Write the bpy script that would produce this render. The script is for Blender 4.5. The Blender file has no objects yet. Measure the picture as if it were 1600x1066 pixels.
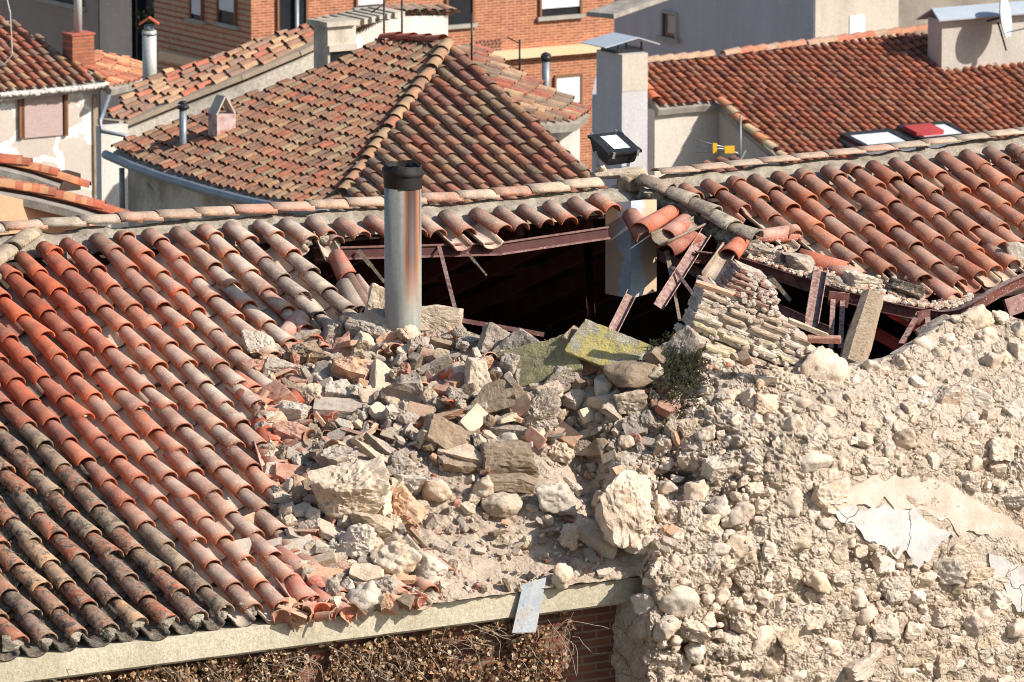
import bpy, math, random
import numpy as np
from mathutils import Vector, Matrix, Euler
R = math.radians
rng = np.random.default_rng(7)
random.seed(7)
SC = bpy.context.scene
COL = SC.collection
# ------------------------------------------------------------------ camera, world, sun, exposure
PITCH = R(10.0); FPX = 11000.0
CAM = np.array([0.0, -60.0, 40.0])
cd = bpy.data.cameras.new('camera'); cam = bpy.data.objects.new('camera', cd); COL.objects.link(cam)
cam.location = CAM; cam.rotation_euler = (R(90) - PITCH, 0, 0)
cd.sensor_width = 36.0; cd.lens = FPX * 36 / 1600; cd.clip_start = 1; cd.clip_end = 2000
cd.dof.use_dof = True; cd.dof.focus_distance = 60.5; cd.dof.aperture_fstop = 10.0
SC.camera = cam
SC.render.engine = 'CYCLES'; SC.cycles.filter_width = 1.0
SUN_AZ, SUN_EL = R(68), R(35)          # azimuth to the right of the direction back to the camera
S = np.array([math.sin(SUN_AZ) * math.cos(SUN_EL), -math.cos(SUN_AZ) * math.cos(SUN_EL), math.sin(SUN_EL)])
sl = bpy.data.lights.new('sun', 'SUN'); sl.energy = 4.6; sl.angle = R(0.5); sl.color = (1.0, 0.94, 0.86)
so = bpy.data.objects.new('sun', sl); COL.objects.link(so)
so.rotation_euler = Vector(S).to_track_quat('Z', 'Y').to_euler(); so.location = (40, -40, 80)
w_ = bpy.data.worlds.new('World'); SC.world = w_; w_.use_nodes = True
nt = w_.node_tree; nt.nodes.clear()
sk = nt.nodes.new('ShaderNodeTexSky'); sk.sky_type = 'NISHITA'; sk.sun_disc = False
sk.sun_elevation = SUN_EL; sk.sun_rotation = math.atan2(S[0], S[1])
bg = nt.nodes.new('ShaderNodeBackground'); bg.inputs[1].default_value = 0.10
wo = nt.nodes.new('ShaderNodeOutputWorld')
nt.links.new(sk.outputs[0], bg.inputs[0]); nt.links.new(bg.outputs[0], wo.inputs[0])
SC.view_settings.view_transform = 'Standard'; SC.view_settings.look = 'None'
SC.view_settings.exposure = 0.5; SC.view_settings.gamma = 1.0
# ------------------------------------------------------------------ geometry of the view, used to lay the place out
FW = np.array([0, math.cos(PITCH), -math.sin(PITCH)]); UPV = np.array([0, math.sin(PITCH), math.cos(PITCH)]); RT = np.array([1.0, 0, 0])
AZ = R(32)
U = np.array([math.cos(AZ), math.sin(AZ), 0]); W = np.array([math.sin(AZ), -math.cos(AZ), 0]); Z = np.array([0, 0, 1.0])
def ray(px, py):
    return FW + (px - 800) / FPX * RT + (533 - py) / FPX * UPV
def tplane(px, py, P0, N):
    r = ray(px, py); return float(np.dot(P0 - CAM, N) / np.dot(r, N))
def hit(px, py, P0, N, dt=0.0):
    return CAM + ray(px, py) * (tplane(px, py, P0, N) - dt)
def at(px, py, d):
    """point seen at a pixel, d metres from the camera along the view"""
    return CAM + ray(px, py) * d
SL = R(21)
NR = math.sin(SL) * W + math.cos(SL) * Z
P_R = CAM + FW * 61.0
def RP(px, py, dt=0.0): return hit(px, py, P_R, NR, dt)
def tR(px, py): return tplane(px, py, P_R, NR)
P_E = RP(500, 966)
def FP(px, py, dt=0.0): return hit(px, py, P_E, W, dt)   # the fascia plane
def tF(px, py): return tplane(px, py, P_E, W)
def EY(x): return 1033.0 - 0.1345 * x                    # eave line in the view
def interp(x, pts):
    xs = [p[0] for p in pts]; ys = [p[1] for p in pts]
    return np.interp(x, xs, ys)
def sstep(a, b, x):
    t = np.clip((x - a) / (b - a), 0, 1); return t * t * (3 - 2 * t)
# ------------------------------------------------------------------ noise
def _h(ix, iy, iz, s):
    n = (ix * 374761393 + iy * 668265263 + iz * 2147483647 + s * 974634777) & 0xffffffff
    n = ((n ^ (n >> 13)) * 1274126177) & 0xffffffff
    n = n ^ (n >> 16)
    return (n & 0xffffff) / float(0xffffff)
def vnoise(P, s=0):
    P = np.asarray(P, float); I = np.floor(P).astype(np.int64); F = P - I; F = F * F * (3 - 2 * F)
    r = 0
    for dx in (0, 1):
        for dy in (0, 1):
            for dz in (0, 1):
                wx = F[:, 0] if dx else 1 - F[:, 0]; wy = F[:, 1] if dy else 1 - F[:, 1]; wz = F[:, 2] if dz else 1 - F[:, 2]
                r = r + wx * wy * wz * _h(I[:, 0] + dx, I[:, 1] + dy, I[:, 2] + dz, s)
    return r * 2 - 1
def fbm(P, o=3, s=0):
    r = 0; a = 1.0
    for k in range(o):
        r = r + a * vnoise(np.asarray(P) * (2.03 ** k), s + k * 17); a *= 0.5
    return r
# ------------------------------------------------------------------ objects
def tag(o, label=None, cat=None, group=None, kind=None):
    if label: o['label'] = label
    if cat: o['category'] = cat
    if group: o['group'] = group
    if kind: o['kind'] = kind
    return o
def thing(name, label, cat, loc, group=None):
    o = bpy.data.objects.new(name, None); COL.objects.link(o); o.location = loc; o.empty_display_size = 0.2
    return tag(o, label, cat, group)
class MB:
    def __init__(s): s.v = []; s.f = []; s.c = []; s.p = []; s.n = 0; s.sm = []
    def add(s, V, F, c=(1, 1, 1), p=(0, 0, 0), smooth=False):
        V = np.asarray(V, float); s.v.append(V)
        n = s.n
        s.f.extend([tuple(n + i for i in f) for f in F]); s.n += len(V)
        s.c.append((len(F), c)); s.p.append((len(F), p)); s.sm.append((len(F), smooth))
        return s
    def box(s, c, a, b, d, col=(1, 1, 1), p=(0, 0, 0)):
        """box centred at c with half-extent vectors a, b, d"""
        c, a, b, d = map(np.asarray, (c, a, b, d))
        V = [c + i * a + j * b + k * d for i in (-1, 1) for j in (-1, 1) for k in (-1, 1)]
        F = [(0, 1, 3, 2), (4, 6, 7, 5), (0, 4, 5, 1), (2, 3, 7, 6), (0, 2, 6, 4), (1, 5, 7, 3)]
        if np.dot(np.cross(a, b), d) < 0: F = [f[::-1] for f in F]
        return s.add(V, F, col, p)
    def bar(s, p0, p1, w, h, side=None, col=(1, 1, 1)):
        p0, p1 = np.asarray(p0, float), np.asarray(p1, float); ax = (p1 - p0) / 2; L = np.linalg.norm(ax)
        sd = np.asarray(side if side is not None else Z, float); b = np.cross(ax, sd); b /= np.linalg.norm(b); d = np.cross(b, ax); d /= np.linalg.norm(d)
        return s.box((p0 + p1) / 2, ax, b * w / 2, d * h / 2, col)
    def tube(s, pts, r, n=10, cap=True, col=(1, 1, 1)):
        pts = [np.asarray(p, float) for p in pts]; rs = r if hasattr(r, '__len__') else [r] * len(pts)
        V = []; F = []
        for i, p in enumerate(pts):
            t = pts[min(i + 1, len(pts) - 1)] - pts[max(i - 1, 0)]; t /= np.linalg.norm(t)
            ref = Z if abs(t[2]) < 0.9 else RT
            a = np.cross(t, ref); a /= np.linalg.norm(a); b = np.cross(t, a)
            for k in range(n):
                an = 2 * math.pi * k / n; V.append(p + rs[i] * (math.cos(an) * a + math.sin(an) * b))
        for i in range(len(pts) - 1):
            for k in range(n):
                F.append((i * n + k, i * n + (k + 1) % n, (i + 1) * n + (k + 1) % n, (i + 1) * n + k))
        if cap: F.append(tuple(range(n))[::-1]); F.append(tuple((len(pts) - 1) * n + k for k in range(n)))
        return s.add(V, F, col, (0, 0, 0), True)
    def build(s, name, mat, parent=None, loc=None, label=None, cat=None, group=None, kind=None):
        V = np.concatenate(s.v) if s.v else np.zeros((0, 3))
        if parent is not None:
            base = np.array(parent.location, float)
            q = parent.parent
            while q is not None: base = base + np.array(q.location, float); q = q.parent
        else: base = np.asarray(loc, float) if loc is not None else V.mean(0)
        own = np.array(loc, float) - base if (parent is not None and loc is not None) else None
        if own is not None: V = V - base - own
        else: V = V - base
        me = bpy.data.meshes.new(name); me.from_pydata(V.tolist(), [], s.f)
        for nm, L in (('tcol', s.c), ('prm', s.p)):
            if all(tuple(c) == ((1, 1, 1) if nm == 'tcol' else (0, 0, 0)) for _, c in L): continue
            at_ = me.attributes.new(nm, 'FLOAT_COLOR', 'FACE')
            arr = np.concatenate([np.tile([*c, 1.0], (k, 1)) for k, c in L]).astype(np.float32)
            at_.data.foreach_set('color', arr.ravel())
        sm = np.concatenate([np.full(k, b, bool) for k, b in s.sm]) if s.sm else []
        if len(sm): me.polygons.foreach_set('use_smooth', sm)
        me.update()
        o = bpy.data.objects.new(name, me); COL.objects.link(o)
        if parent is not None:
            o.parent = parent
            if own is not None: o.location = own
        else: o.location = base
        if mat: me.materials.append(mat)
        return tag(o, label, cat, group, kind)
# ------------------------------------------------------------------ materials
def srgb(r, g, b):
    return tuple(((c / 255 + 0.055) / 1.055) ** 2.4 if c > 10 else c / 255 / 12.92 for c in (r, g, b))
def mat(name, cols, scale=3.0, rough=0.9, bump=0.4, bscale=25.0, metal=0.0, attr=False, spots=None, spot_scale=60, spot_cut=0.25, amt=0.5, detail=8, dust=None, var=0.0, stretch=None, spec=0.3, grain=0.25, bdist=0.02):
    """layered procedural surface: a colour ramp over noise, fine grain, optional speckles and dust lying on upward faces"""
    m = bpy.data.materials.new(name); m.use_nodes = True; t = m.node_tree; N = t.nodes; L = t.links; N.clear()
    out = N.new('ShaderNodeOutputMaterial'); pb = N.new('ShaderNodeBsdfPrincipled'); L.new(pb.outputs[0], out.inputs[0])
    pb.inputs['Roughness'].default_value = rough; pb.inputs['Metallic'].default_value = metal
    pb.inputs['Specular IOR Level'].default_value = spec
    tc = N.new('ShaderNodeTexCoord'); src = tc.outputs['Object']
    if var:
        oi = N.new('ShaderNodeObjectInfo'); ad = N.new('ShaderNodeVectorMath'); ad.operation = 'ADD'
        ml = N.new('ShaderNodeMath'); ml.operation = 'MULTIPLY'; ml.inputs[1].default_value = 37.0
        L.new(oi.outputs['Random'], ml.inputs[0]); L.new(src, ad.inputs[0]); L.new(ml.outputs[0], ad.inputs[1]); src = ad.outputs[0]
    if stretch:
        mp = N.new('ShaderNodeMapping'); mp.inputs['Scale'].default_value = stretch; L.new(src, mp.inputs[0]); vec = mp.outputs[0]
    else: vec = src
    def noise(sc, det=detail, v=vec, r=0.6):
        n = N.new('ShaderNodeTexNoise'); n.inputs['Scale'].default_value = sc; n.inputs['Detail'].default_value = det; n.inputs['Roughness'].default_value = r
        L.new(v, n.inputs['Vector']); return n.outputs['Fac']
    n1 = noise(scale); rp = N.new('ShaderNodeValToRGB'); L.new(n1, rp.inputs[0])
    e = rp.color_ramp.elements; k = len(cols)
    while len(e) < k: e.new(0.5)
    for i, c in enumerate(cols): e[i].position = 0.3 + 0.4 * i / max(1, k - 1); e[i].color = (*c, 1)
    if k == 1: e[0].color = (*cols[0], 1); e[-1].color = (*cols[0], 1)
    col = rp.outputs[0]
    def mix(a, b, f, mode='MIX'):
        x = N.new('ShaderNodeMix'); x.data_type = 'RGBA'; x.blend_type = mode; x.clamp_factor = True
        for s_, v in ((x.inputs[0], f), (x.inputs[6], a), (x.inputs[7], b)):
            if isinstance(v, tuple): s_.default_value = (*v, 1)
            elif isinstance(v, (int, float)): s_.default_value = v
            else: L.new(v, s_)
        return x.outputs[2]
    def ramp(v, lo, hi):
        x = N.new('ShaderNodeMapRange'); x.inputs[1].default_value = lo; x.inputs[2].default_value = hi; x.clamp = True
        L.new(v, x.inputs[0]); return x.outputs[0]
    def mul(a, b):
        x = N.new('ShaderNodeMath'); x.operation = 'MULTIPLY'
        for s_, v in ((x.inputs[0], a), (x.inputs[1], b)):
            if isinstance(v, (int, float)): s_.default_value = v
            else: L.new(v, s_)
        return x.outputs[0]
    if attr:
        a = N.new('ShaderNodeAttribute'); a.attribute_name = 'tcol'
        col = mix(a.outputs['Color'], col, 1.0, 'MULTIPLY')
    if var:
        hv = N.new('ShaderNodeHueSaturation'); L.new(col, hv.inputs['Color'])
        v1 = N.new('ShaderNodeMapRange'); v1.inputs[3].default_value = 1 - var; v1.inputs[4].default_value = 1 + var; L.new(oi.outputs['Random'], v1.inputs[0])
        L.new(v1.outputs[0], hv.inputs['Value']); col = hv.outputs[0]
    if grain:
        g = ramp(noise(scale * 14, 6, src, 0.75), 0.35, 0.65)
        g2 = N.new('ShaderNodeMapRange'); g2.inputs[3].default_value = 1 - grain; g2.inputs[4].default_value = 1 + grain; L.new(g, g2.inputs[0])
        cb = N.new('ShaderNodeCombineColor')
        for i in range(3): L.new(g2.outputs[0], cb.inputs[i])
        col = mix(col, cb.outputs[0], 1.0, 'MULTIPLY')
    if spots:
        vo = N.new('ShaderNodeTexVoronoi'); vo.inputs['Scale'].default_value = spot_scale; L.new(src, vo.inputs['Vector'])
        sp = ramp(vo.outputs['Distance'], spot_cut, spot_cut * 0.6)
        gate = ramp(noise(spot_scale * 0.12, 3, src), 0.42, 0.6)
        col = mix(col, spots, mul(mul(sp, gate), amt * 2))
    hin = None
    if dust:
        ge = N.new('ShaderNodeNewGeometry'); sx = N.new('ShaderNodeSeparateXYZ'); L.new(ge.outputs['Normal'], sx.inputs[0])
        up = ramp(sx.outputs['Z'], 0.0, 0.8); dn = ramp(noise(scale * 2.5, 8, src, 0.7), 0.35, 0.62)
        col = mix(col, dust[0], mul(mul(up, dn), dust[1]))
    L.new(col, pb.inputs['Base Color'])
    if bump:
        b1 = N.new('ShaderNodeBump'); b1.inputs['Strength'].default_value = bump; b1.inputs['Distance'].default_value = bdist
        L.new(noise(bscale, 10, src, 0.7), b1.inputs['Height']); L.new(b1.outputs[0], pb.inputs['Normal'])
    m['pb'] = pb.name
    m.node_tree['x'] = 1
    return m, dict(N=N, L=L, mix=mix, ramp=ramp, mul=mul, noise=noise, src=src, col=col, pb=pb)
def M1(*a, **k): return mat(*a, **k)[0]
DUST = (0.60, 0.48, 0.37)
def tile_material(name, bumpd=0.01):
    """barrel tiles: own colour per tile (tcol); prm = age, dust, random"""
    m, d = mat(name, [(0.62, 0.60, 0.60), (0.98, 0.98, 0.98), (1.22, 1.17, 1.10)], scale=5, rough=0.9, bump=0.7, bscale=60, attr=True, grain=0.28, bdist=bumpd)
    N, L, mix, ramp, mul, noise, src, col, pb = (d[k] for k in ('N', 'L', 'mix', 'ramp', 'mul', 'noise', 'src', 'col', 'pb'))
    a = N.new('ShaderNodeAttribute'); a.attribute_name = 'prm'; sc = N.new('ShaderNodeSeparateColor'); L.new(a.outputs['Color'], sc.inputs[0])
    age, dust, rnd = sc.outputs
    ge = N.new('ShaderNodeNewGeometry'); sx = N.new('ShaderNodeSeparateXYZ'); L.new(ge.outputs['Normal'], sx.inputs[0])
    # lichens and soot on old tiles
    l1 = ramp(noise(15, 12, src, 0.8), 0.48, 0.54)
    col = mix(col, (0.24, 0.235, 0.20), mul(mul(l1, age), 0.7))
    l2 = ramp(noise(9, 12, src, 0.8), 0.505, 0.55)
    col = mix(col, (0.028, 0.025, 0.024), mul(mul(l2, age), 0.9))
    l3 = ramp(noise(30, 6, src, 0.8), 0.55, 0.59)
    col = mix(col, (0.44, 0.20, 0.045), mul(mul(l3, age), 0.7))
    l4 = ramp(noise(48, 5, src, 0.8), 0.57, 0.61)
    col = mix(col, (0.45, 0.44, 0.36), mul(mul(l4, age), 0.8))
    # dust film, thicker on top
    up = ramp(sx.outputs['Z'], 0.0, 0.85)
    dn = ramp(noise(2.6, 10, src, 0.7), 0.25, 0.6)
    gr = ramp(noise(1.9, 10, src, 0.7), 0.48, 0.72)
    col = mix(col, (0.15, 0.10, 0.075), mul(gr, 0.45))
    col = mix(col, (0.56, 0.45, 0.35), mul(mul(up, dn), mul(dust, 1.1)))
    vo = N.new('ShaderNodeTexVoronoi'); vo.inputs['Scale'].default_value = 52; L.new(src, vo.inputs['Vector'])
    spk = ramp(vo.outputs['Distance'], 0.27, 0.17)
    gate = ramp(noise(7, 4, src, 0.6), 0.40, 0.5)
    f = N.new('ShaderNodeMath'); f.operation = 'MULTIPLY_ADD'; L.new(dust, f.inputs[0]); f.inputs[1].default_value = 0.9; f.inputs[2].default_value = 0.12
    col = mix(col, (0.80, 0.70, 0.60), mul(mul(spk, gate), f.outputs[0]))
    dk = ramp(noise(70, 3, src, 0.6), 0.64, 0.70)
    col = mix(col, (0.07, 0.05, 0.04), mul(dk, 0.6))
    L.new(col, pb.inputs['Base Color'])
    return m
T_NEAR = tile_material('clay tile')
T_FAR = tile_material('old clay tile', 0.02)
m_sand = M1('sandy mortar debris', [(0.40, 0.295, 0.205), (0.55, 0.425, 0.315), (0.64, 0.52, 0.40)], scale=2.2, bump=1.0, bscale=38, grain=0.22, bdist=0.035, dust=((0.66, 0.55, 0.44), 0.6))
m_wall = M1('lime rubble masonry', [(0.44, 0.33, 0.23), (0.62, 0.50, 0.38), (0.70, 0.595, 0.48)], scale=2.6, bump=1.0, bscale=34, grain=0.22, bdist=0.04, dust=((0.66, 0.55, 0.45), 0.5))
def add_cracks(m, scale, dark, width):
    t = m.node_tree; N, L = t.nodes, t.links; pb = N['Principled BSDF']; tc = N['Texture Coordinate']
    nz = N.new('ShaderNodeTexNoise'); nz.inputs['Scale'].default_value = 5; nz.inputs['Detail'].default_value = 6; L.new(tc.outputs['Object'], nz.inputs['Vector'])
    ma = N.new('ShaderNodeVectorMath'); ma.operation = 'MULTIPLY_ADD'; L.new(nz.outputs['Color'], ma.inputs[0]); ma.inputs[1].default_value = (.22, .22, .22); L.new(tc.outputs['Object'], ma.inputs[2])
    vo = N.new('ShaderNodeTexVoronoi'); vo.feature = 'DISTANCE_TO_EDGE'; vo.inputs['Scale'].default_value = scale; L.new(ma.outputs[0], vo.inputs['Vector'])
    mr = N.new('ShaderNodeMapRange'); mr.inputs[1].default_value = 0; mr.inputs[2].default_value = width; L.new(vo.outputs['Distance'], mr.inputs[0])
    old = pb.inputs['Base Color'].links[0].from_socket; mx = N.new('ShaderNodeMix'); mx.data_type = 'RGBA'; L.new(mr.outputs[0], mx.inputs[0])
    hs = N.new('ShaderNodeHueSaturation'); hs.inputs['Value'].default_value = dark; L.new(old, hs.inputs['Color']); L.new(hs.outputs[0], mx.inputs[6]); L.new(old, mx.inputs[7]); L.new(mx.outputs[2], pb.inputs['Base Color'])
    ob = pb.inputs['Normal'].links[0].from_socket; b2 = N.new('ShaderNodeBump'); b2.inputs['Strength'].default_value = 0.9; b2.inputs['Distance'].default_value = 0.02; L.new(mr.outputs[0], b2.inputs['Height']); L.new(ob, b2.inputs['Normal']); L.new(b2.outputs[0], pb.inputs['Normal'])
add_cracks(m_wall, 3.6, 0.78, 0.02)
RK = {
 'bed': M1('bedded tan stone', [(0.44, 0.32, 0.225), (0.58, 0.455, 0.345), (0.66, 0.55, 0.45)], 4, bump=0.8, bscale=30, var=0.14, grain=0.2, dust=((0.64, 0.53, 0.42), 0.8)),
 'bed2': M1('bedded pale stone', [(0.44, 0.355, 0.27), (0.57, 0.475, 0.375), (0.62, 0.535, 0.44)], 4, bump=0.8, bscale=30, var=0.12, grain=0.22, dust=((0.65, 0.55, 0.45), 0.7)),
 'tan': M1('tan stone', [(0.36, 0.26, 0.17), (0.52, 0.40, 0.28), (0.60, 0.49, 0.37)], 5, bump=0.8, bscale=30, var=0.2, grain=0.2, dust=((0.66, 0.55, 0.43), 0.7)),
 'pale': M1('pale limestone', [(0.38, 0.31, 0.24), (0.53, 0.45, 0.36), (0.62, 0.54, 0.45)], 5, bump=0.8, bscale=30, var=0.14, grain=0.25, dust=((0.62, 0.53, 0.43), 0.6), spots=(0.22, 0.21, 0.17), spot_scale=45),
 'grey': M1('grey mortar', [(0.20, 0.16, 0.125), (0.36, 0.29, 0.23), (0.50, 0.425, 0.34)], 7, bump=1.0, bscale=35, var=0.22, grain=0.35, dust=((0.58, 0.48, 0.39), 0.6), spots=(0.62, 0.55, 0.47), spot_scale=60),
 'brown': M1('brown stone', [(0.15, 0.10, 0.06), (0.27, 0.19, 0.12), (0.38, 0.28, 0.19)], 8, bump=1.0, bscale=35, var=0.18, grain=0.3, dust=((0.50, 0.40, 0.30), 0.45)),
 'orange': M1('orange brick', [(0.42, 0.20, 0.10), (0.52, 0.29, 0.17), (0.58, 0.40, 0.27)], 6, bump=0.6, bscale=45, var=0.15, grain=0.22, dust=((0.62, 0.49, 0.37), 0.6)),
 'red': M1('red brick', [(0.27, 0.10, 0.06), (0.38, 0.17, 0.11), (0.47, 0.28, 0.20)], 6, bump=0.6, bscale=45, var=0.15, grain=0.25, dust=((0.58, 0.44, 0.34), 0.5)),
 'moss': M1('stone under yellow lichen', [(0.17, 0.15, 0.10), (0.27, 0.24, 0.13), (0.36, 0.32, 0.16)], 6, bump=1.0, bscale=50, grain=0.35, spots=(0.10, 0.10, 0.05), spot_scale=70),
 'lichen': M1('stone with bright yellow lichen', [(0.36, 0.32, 0.27), (0.44, 0.36, 0.10), (0.30, 0.27, 0.20), (0.50, 0.44, 0.34)], 7, bump=1.0, bscale=50, grain=0.35, spots=(0.55, 0.5, 0.4), spot_scale=60),
}
m_fascia = M1('concrete fascia', [(0.36, 0.31, 0.22), (0.47, 0.41, 0.30), (0.54, 0.48, 0.36)], 2.2, bump=0.5, bscale=50, stretch=(1, 1, 0.3), grain=0.22, spots=(0.12, 0.1, 0.07), spot_scale=25, spot_cut=0.09)
m_ridge = M1('weathered ridge mortar', [(0.17, 0.14, 0.10), (0.36, 0.31, 0.24), (0.55, 0.49, 0.39)], 7, bump=1.0, bscale=40, grain=0.4, bdist=0.03, spots=(0.06, 0.055, 0.045), spot_scale=40, dust=((0.6, 0.5, 0.4), 0.4))
m_dark = M1('shade darkened timber', [(0.05, 0.032, 0.024), (0.08, 0.05, 0.035)], 3, bump=0.3)  # near black: the gloom of the attic is put into the colour
m_steel = M1('red lead painted steel', [(0.085, 0.022, 0.018), (0.13, 0.04, 0.032), (0.20, 0.10, 0.085)], 9, rough=0.6, bump=0.2, bscale=60, grain=0.2, dust=((0.50, 0.36, 0.30), 0.8), spots=(0.4, 0.3, 0.26), spot_scale=30)
m_steel_dark = M1('shaded steel', [(0.05, 0.014, 0.012), (0.09, 0.025, 0.02)], 9, rough=0.7, bump=0.2)  # darker steel copy, shade inside the hole put into its colour
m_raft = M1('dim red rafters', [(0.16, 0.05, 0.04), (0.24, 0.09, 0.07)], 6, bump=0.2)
m_red = M1('bright red lead steel', [(0.30, 0.03, 0.02), (0.38, 0.05, 0.03)], 5, rough=0.6, bump=0.1)
m_wood = M1('old grey timber', [(0.15, 0.10, 0.06), (0.32, 0.235, 0.155), (0.42, 0.33, 0.24)], 5, bump=0.6, bscale=40, stretch=(7, 7, 0.8), grain=0.25)
m_zinc = M1('dusty galvanised sheet', [(0.30, 0.34, 0.37), (0.42, 0.45, 0.47), (0.46, 0.38, 0.30)], 4, rough=0.5, metal=0.35, bump=0.15, grain=0.12, spots=(0.3, 0.24, 0.18), spot_scale=20)
m_black = M1('black painted metal', [(0.012, 0.012, 0.014), (0.03, 0.03, 0.032)], 10, rough=0.4, bump=0.05, spots=(0.5, 0.45, 0.4), spot_scale=60, spot_cut=0.15, grain=0.1)
m_soot = M1('charred steel band', [(0.008, 0.007, 0.006), (0.025, 0.018, 0.014)], 10, rough=0.65, bump=0.2, grain=0.2)
m_glass = M1('lamp glass', [(0.85, 0.88, 0.92), (0.7, 0.73, 0.78)], 3, rough=0.08, bump=0, grain=0, spec=0.8)
m_brick_near = None
def brick_mat(name, c1, c2, mortar, scale=1.0, bw=0.25, bh=0.065, ms=0.012, uax='u', rough=0.9):
    m = bpy.data.materials.new(name); m.use_nodes = True; t = m.node_tree; N = t.nodes; L = t.links; pb = N['Principled BSDF']; pb.inputs['Roughness'].default_value = rough
    tc = N.new('ShaderNodeTexCoord'); cx = N.new('ShaderNodeVectorMath'); cx.operation = 'DOT_PRODUCT'; cx.inputs[1].default_value = tuple(uax)
    L.new(tc.outputs['Object'], cx.inputs[0]); sz = N.new('ShaderNodeSeparateXYZ'); L.new(tc.outputs['Object'], sz.inputs[0])
    cb = N.new('ShaderNodeCombineXYZ'); L.new(cx.outputs['Value'], cb.inputs[0]); L.new(sz.outputs['Z'], cb.inputs[1])
    b = N.new('ShaderNodeTexBrick'); b.inputs['Scale'].default_value = 1.0; b.inputs['Brick Width'].default_value = bw * scale; b.inputs['Row Height'].default_value = bh * scale
    b.inputs['Mortar Size'].default_value = ms; b.inputs['Color1'].default_value = (*c1, 1); b.inputs['Color2'].default_value = (*c2, 1); b.inputs['Mortar'].default_value = (*mortar, 1); b.inputs['Bias'].default_value = 0.0
    L.new(cb.outputs[0], b.inputs['Vector'])
    n = N.new('ShaderNodeTexNoise'); n.inputs['Scale'].default_value = 6; n.inputs['Detail'].default_value = 10; L.new(tc.outputs['Object'], n.inputs['Vector'])
    mr = N.new('ShaderNodeMapRange'); mr.inputs[3].default_value = 0.6; mr.inputs[4].default_value = 1.4; L.new(n.outputs['Fac'], mr.inputs[0])
    mx = N.new('ShaderNodeVectorMath'); mx.operation = 'SCALE'; L.new(b.outputs['Color'], mx.inputs[0]); L.new(mr.outputs[0], mx.inputs['Scale']); L.new(mx.outputs[0], pb.inputs['Base Color'])
    bp = N.new('ShaderNodeBump'); bp.inputs['Strength'].default_value = 0.6; bp.inputs['Distance'].default_value = 0.02; bp.invert = True; L.new(b.outputs['Fac'], bp.inputs['Height']); L.new(bp.outputs[0], pb.inputs['Normal'])
    return m
def ico(n):
    import bmesh
    bm = bmesh.new(); bmesh.ops.create_icosphere(bm, subdivisions=n, radius=1.0)
    V = np.array([v.co[:] for v in bm.verts]); F = [tuple(v.index for v in f.verts) for f in bm.faces]; bm.free(); return V, F
ICO = {n: ico(n) for n in (2, 3, 4, 5)}
def rock(kind, dims, seed, sub=4, rough=1.0):
    """dims = full size in metres (x across, y deep, z thick)"""
    rg = np.random.default_rng(seed); V0, F = ICO[sub]
    h = np.asarray(dims, float) / 2
    D = V0 * h; D = D / np.linalg.norm(D, axis=1, keepdims=True)
    if kind in ('slab', 'brick', 'block'):
        ns = []; hs = []
        jit = {'brick': 0.05, 'slab': 0.16, 'block': 0.16}[kind]
        for ax in range(3):
            for sg in (-1, 1):
                n = np.zeros(3); n[ax] = sg; n = n + rg.normal(0, jit, 3) * (1 if ax != 2 else 0.5); n /= np.linalg.norm(n); ns.append(n); hs.append(h[ax] * (1 + rg.normal(0, jit * 0.6)))
        for _ in range({'brick': 1, 'slab': 3, 'block': 4}[kind]):
            n = rg.normal(0, 1, 3); n[2] *= 0.35 if kind != 'block' else 1; n /= np.linalg.norm(n); ns.append(n); hs.append(np.linalg.norm(n * h) * rg.uniform(0.72, 0.95))
        p = 90
    elif kind == 'panel':
        ns = []; hs = []
        for ax in range(3):
            for sg in (-1, 1):
                n = np.zeros(3); n[ax] = sg; n = n + rg.normal(0, 0.16, 3) * (1 if ax != 2 else 0.2); n /= np.linalg.norm(n); ns.append(n); hs.append(h[ax])
        p = 60
    elif kind == 'chunk':
        ns = []; hs = []
        for _ in range(13):
            n = rg.normal(0, 1, 3); n /= np.linalg.norm(n); ns.append(n); hs.append(np.linalg.norm(n * h) * rg.uniform(0.62, 1.0))
        p = 50
    else:
        ns = []; hs = []
        for _ in range(16):
            n = rg.normal(0, 1, 3); n /= np.linalg.norm(n); ns.append(n); hs.append(np.linalg.norm(n * h) * rg.uniform(0.80, 1.02))
        p = 13
    ns = np.array(ns); hs = np.array(hs)
    dt = np.clip(D @ ns.T, 0, None) / hs
    r = (dt ** p).sum(1) ** (-1.0 / p)
    V = D * r[:, None]
    V = np.clip(V, -h * 1.25, h * 1.25)
    sz = float(min(dims)); L_ = V / max(h) * 1.6 + seed * 3.1
    a = {'panel': 0.10, 'stone': 0.09, 'chunk': 0.10, 'slab': 0.05, 'brick': 0.03, 'block': 0.07}[kind] * rough
    V = V + (V0 * (fbm(L_ * 1.7, 4, seed % 97) * a * sz)[:, None])
    if kind in ('chunk', 'block', 'slab', 'panel'): V = V - V0 * (np.clip(np.abs(fbm(L_ * 5, 3, seed % 89)) - 0.25, 0, 1) * 0.10 * sz * rough)[:, None]
    return V, F
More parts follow.
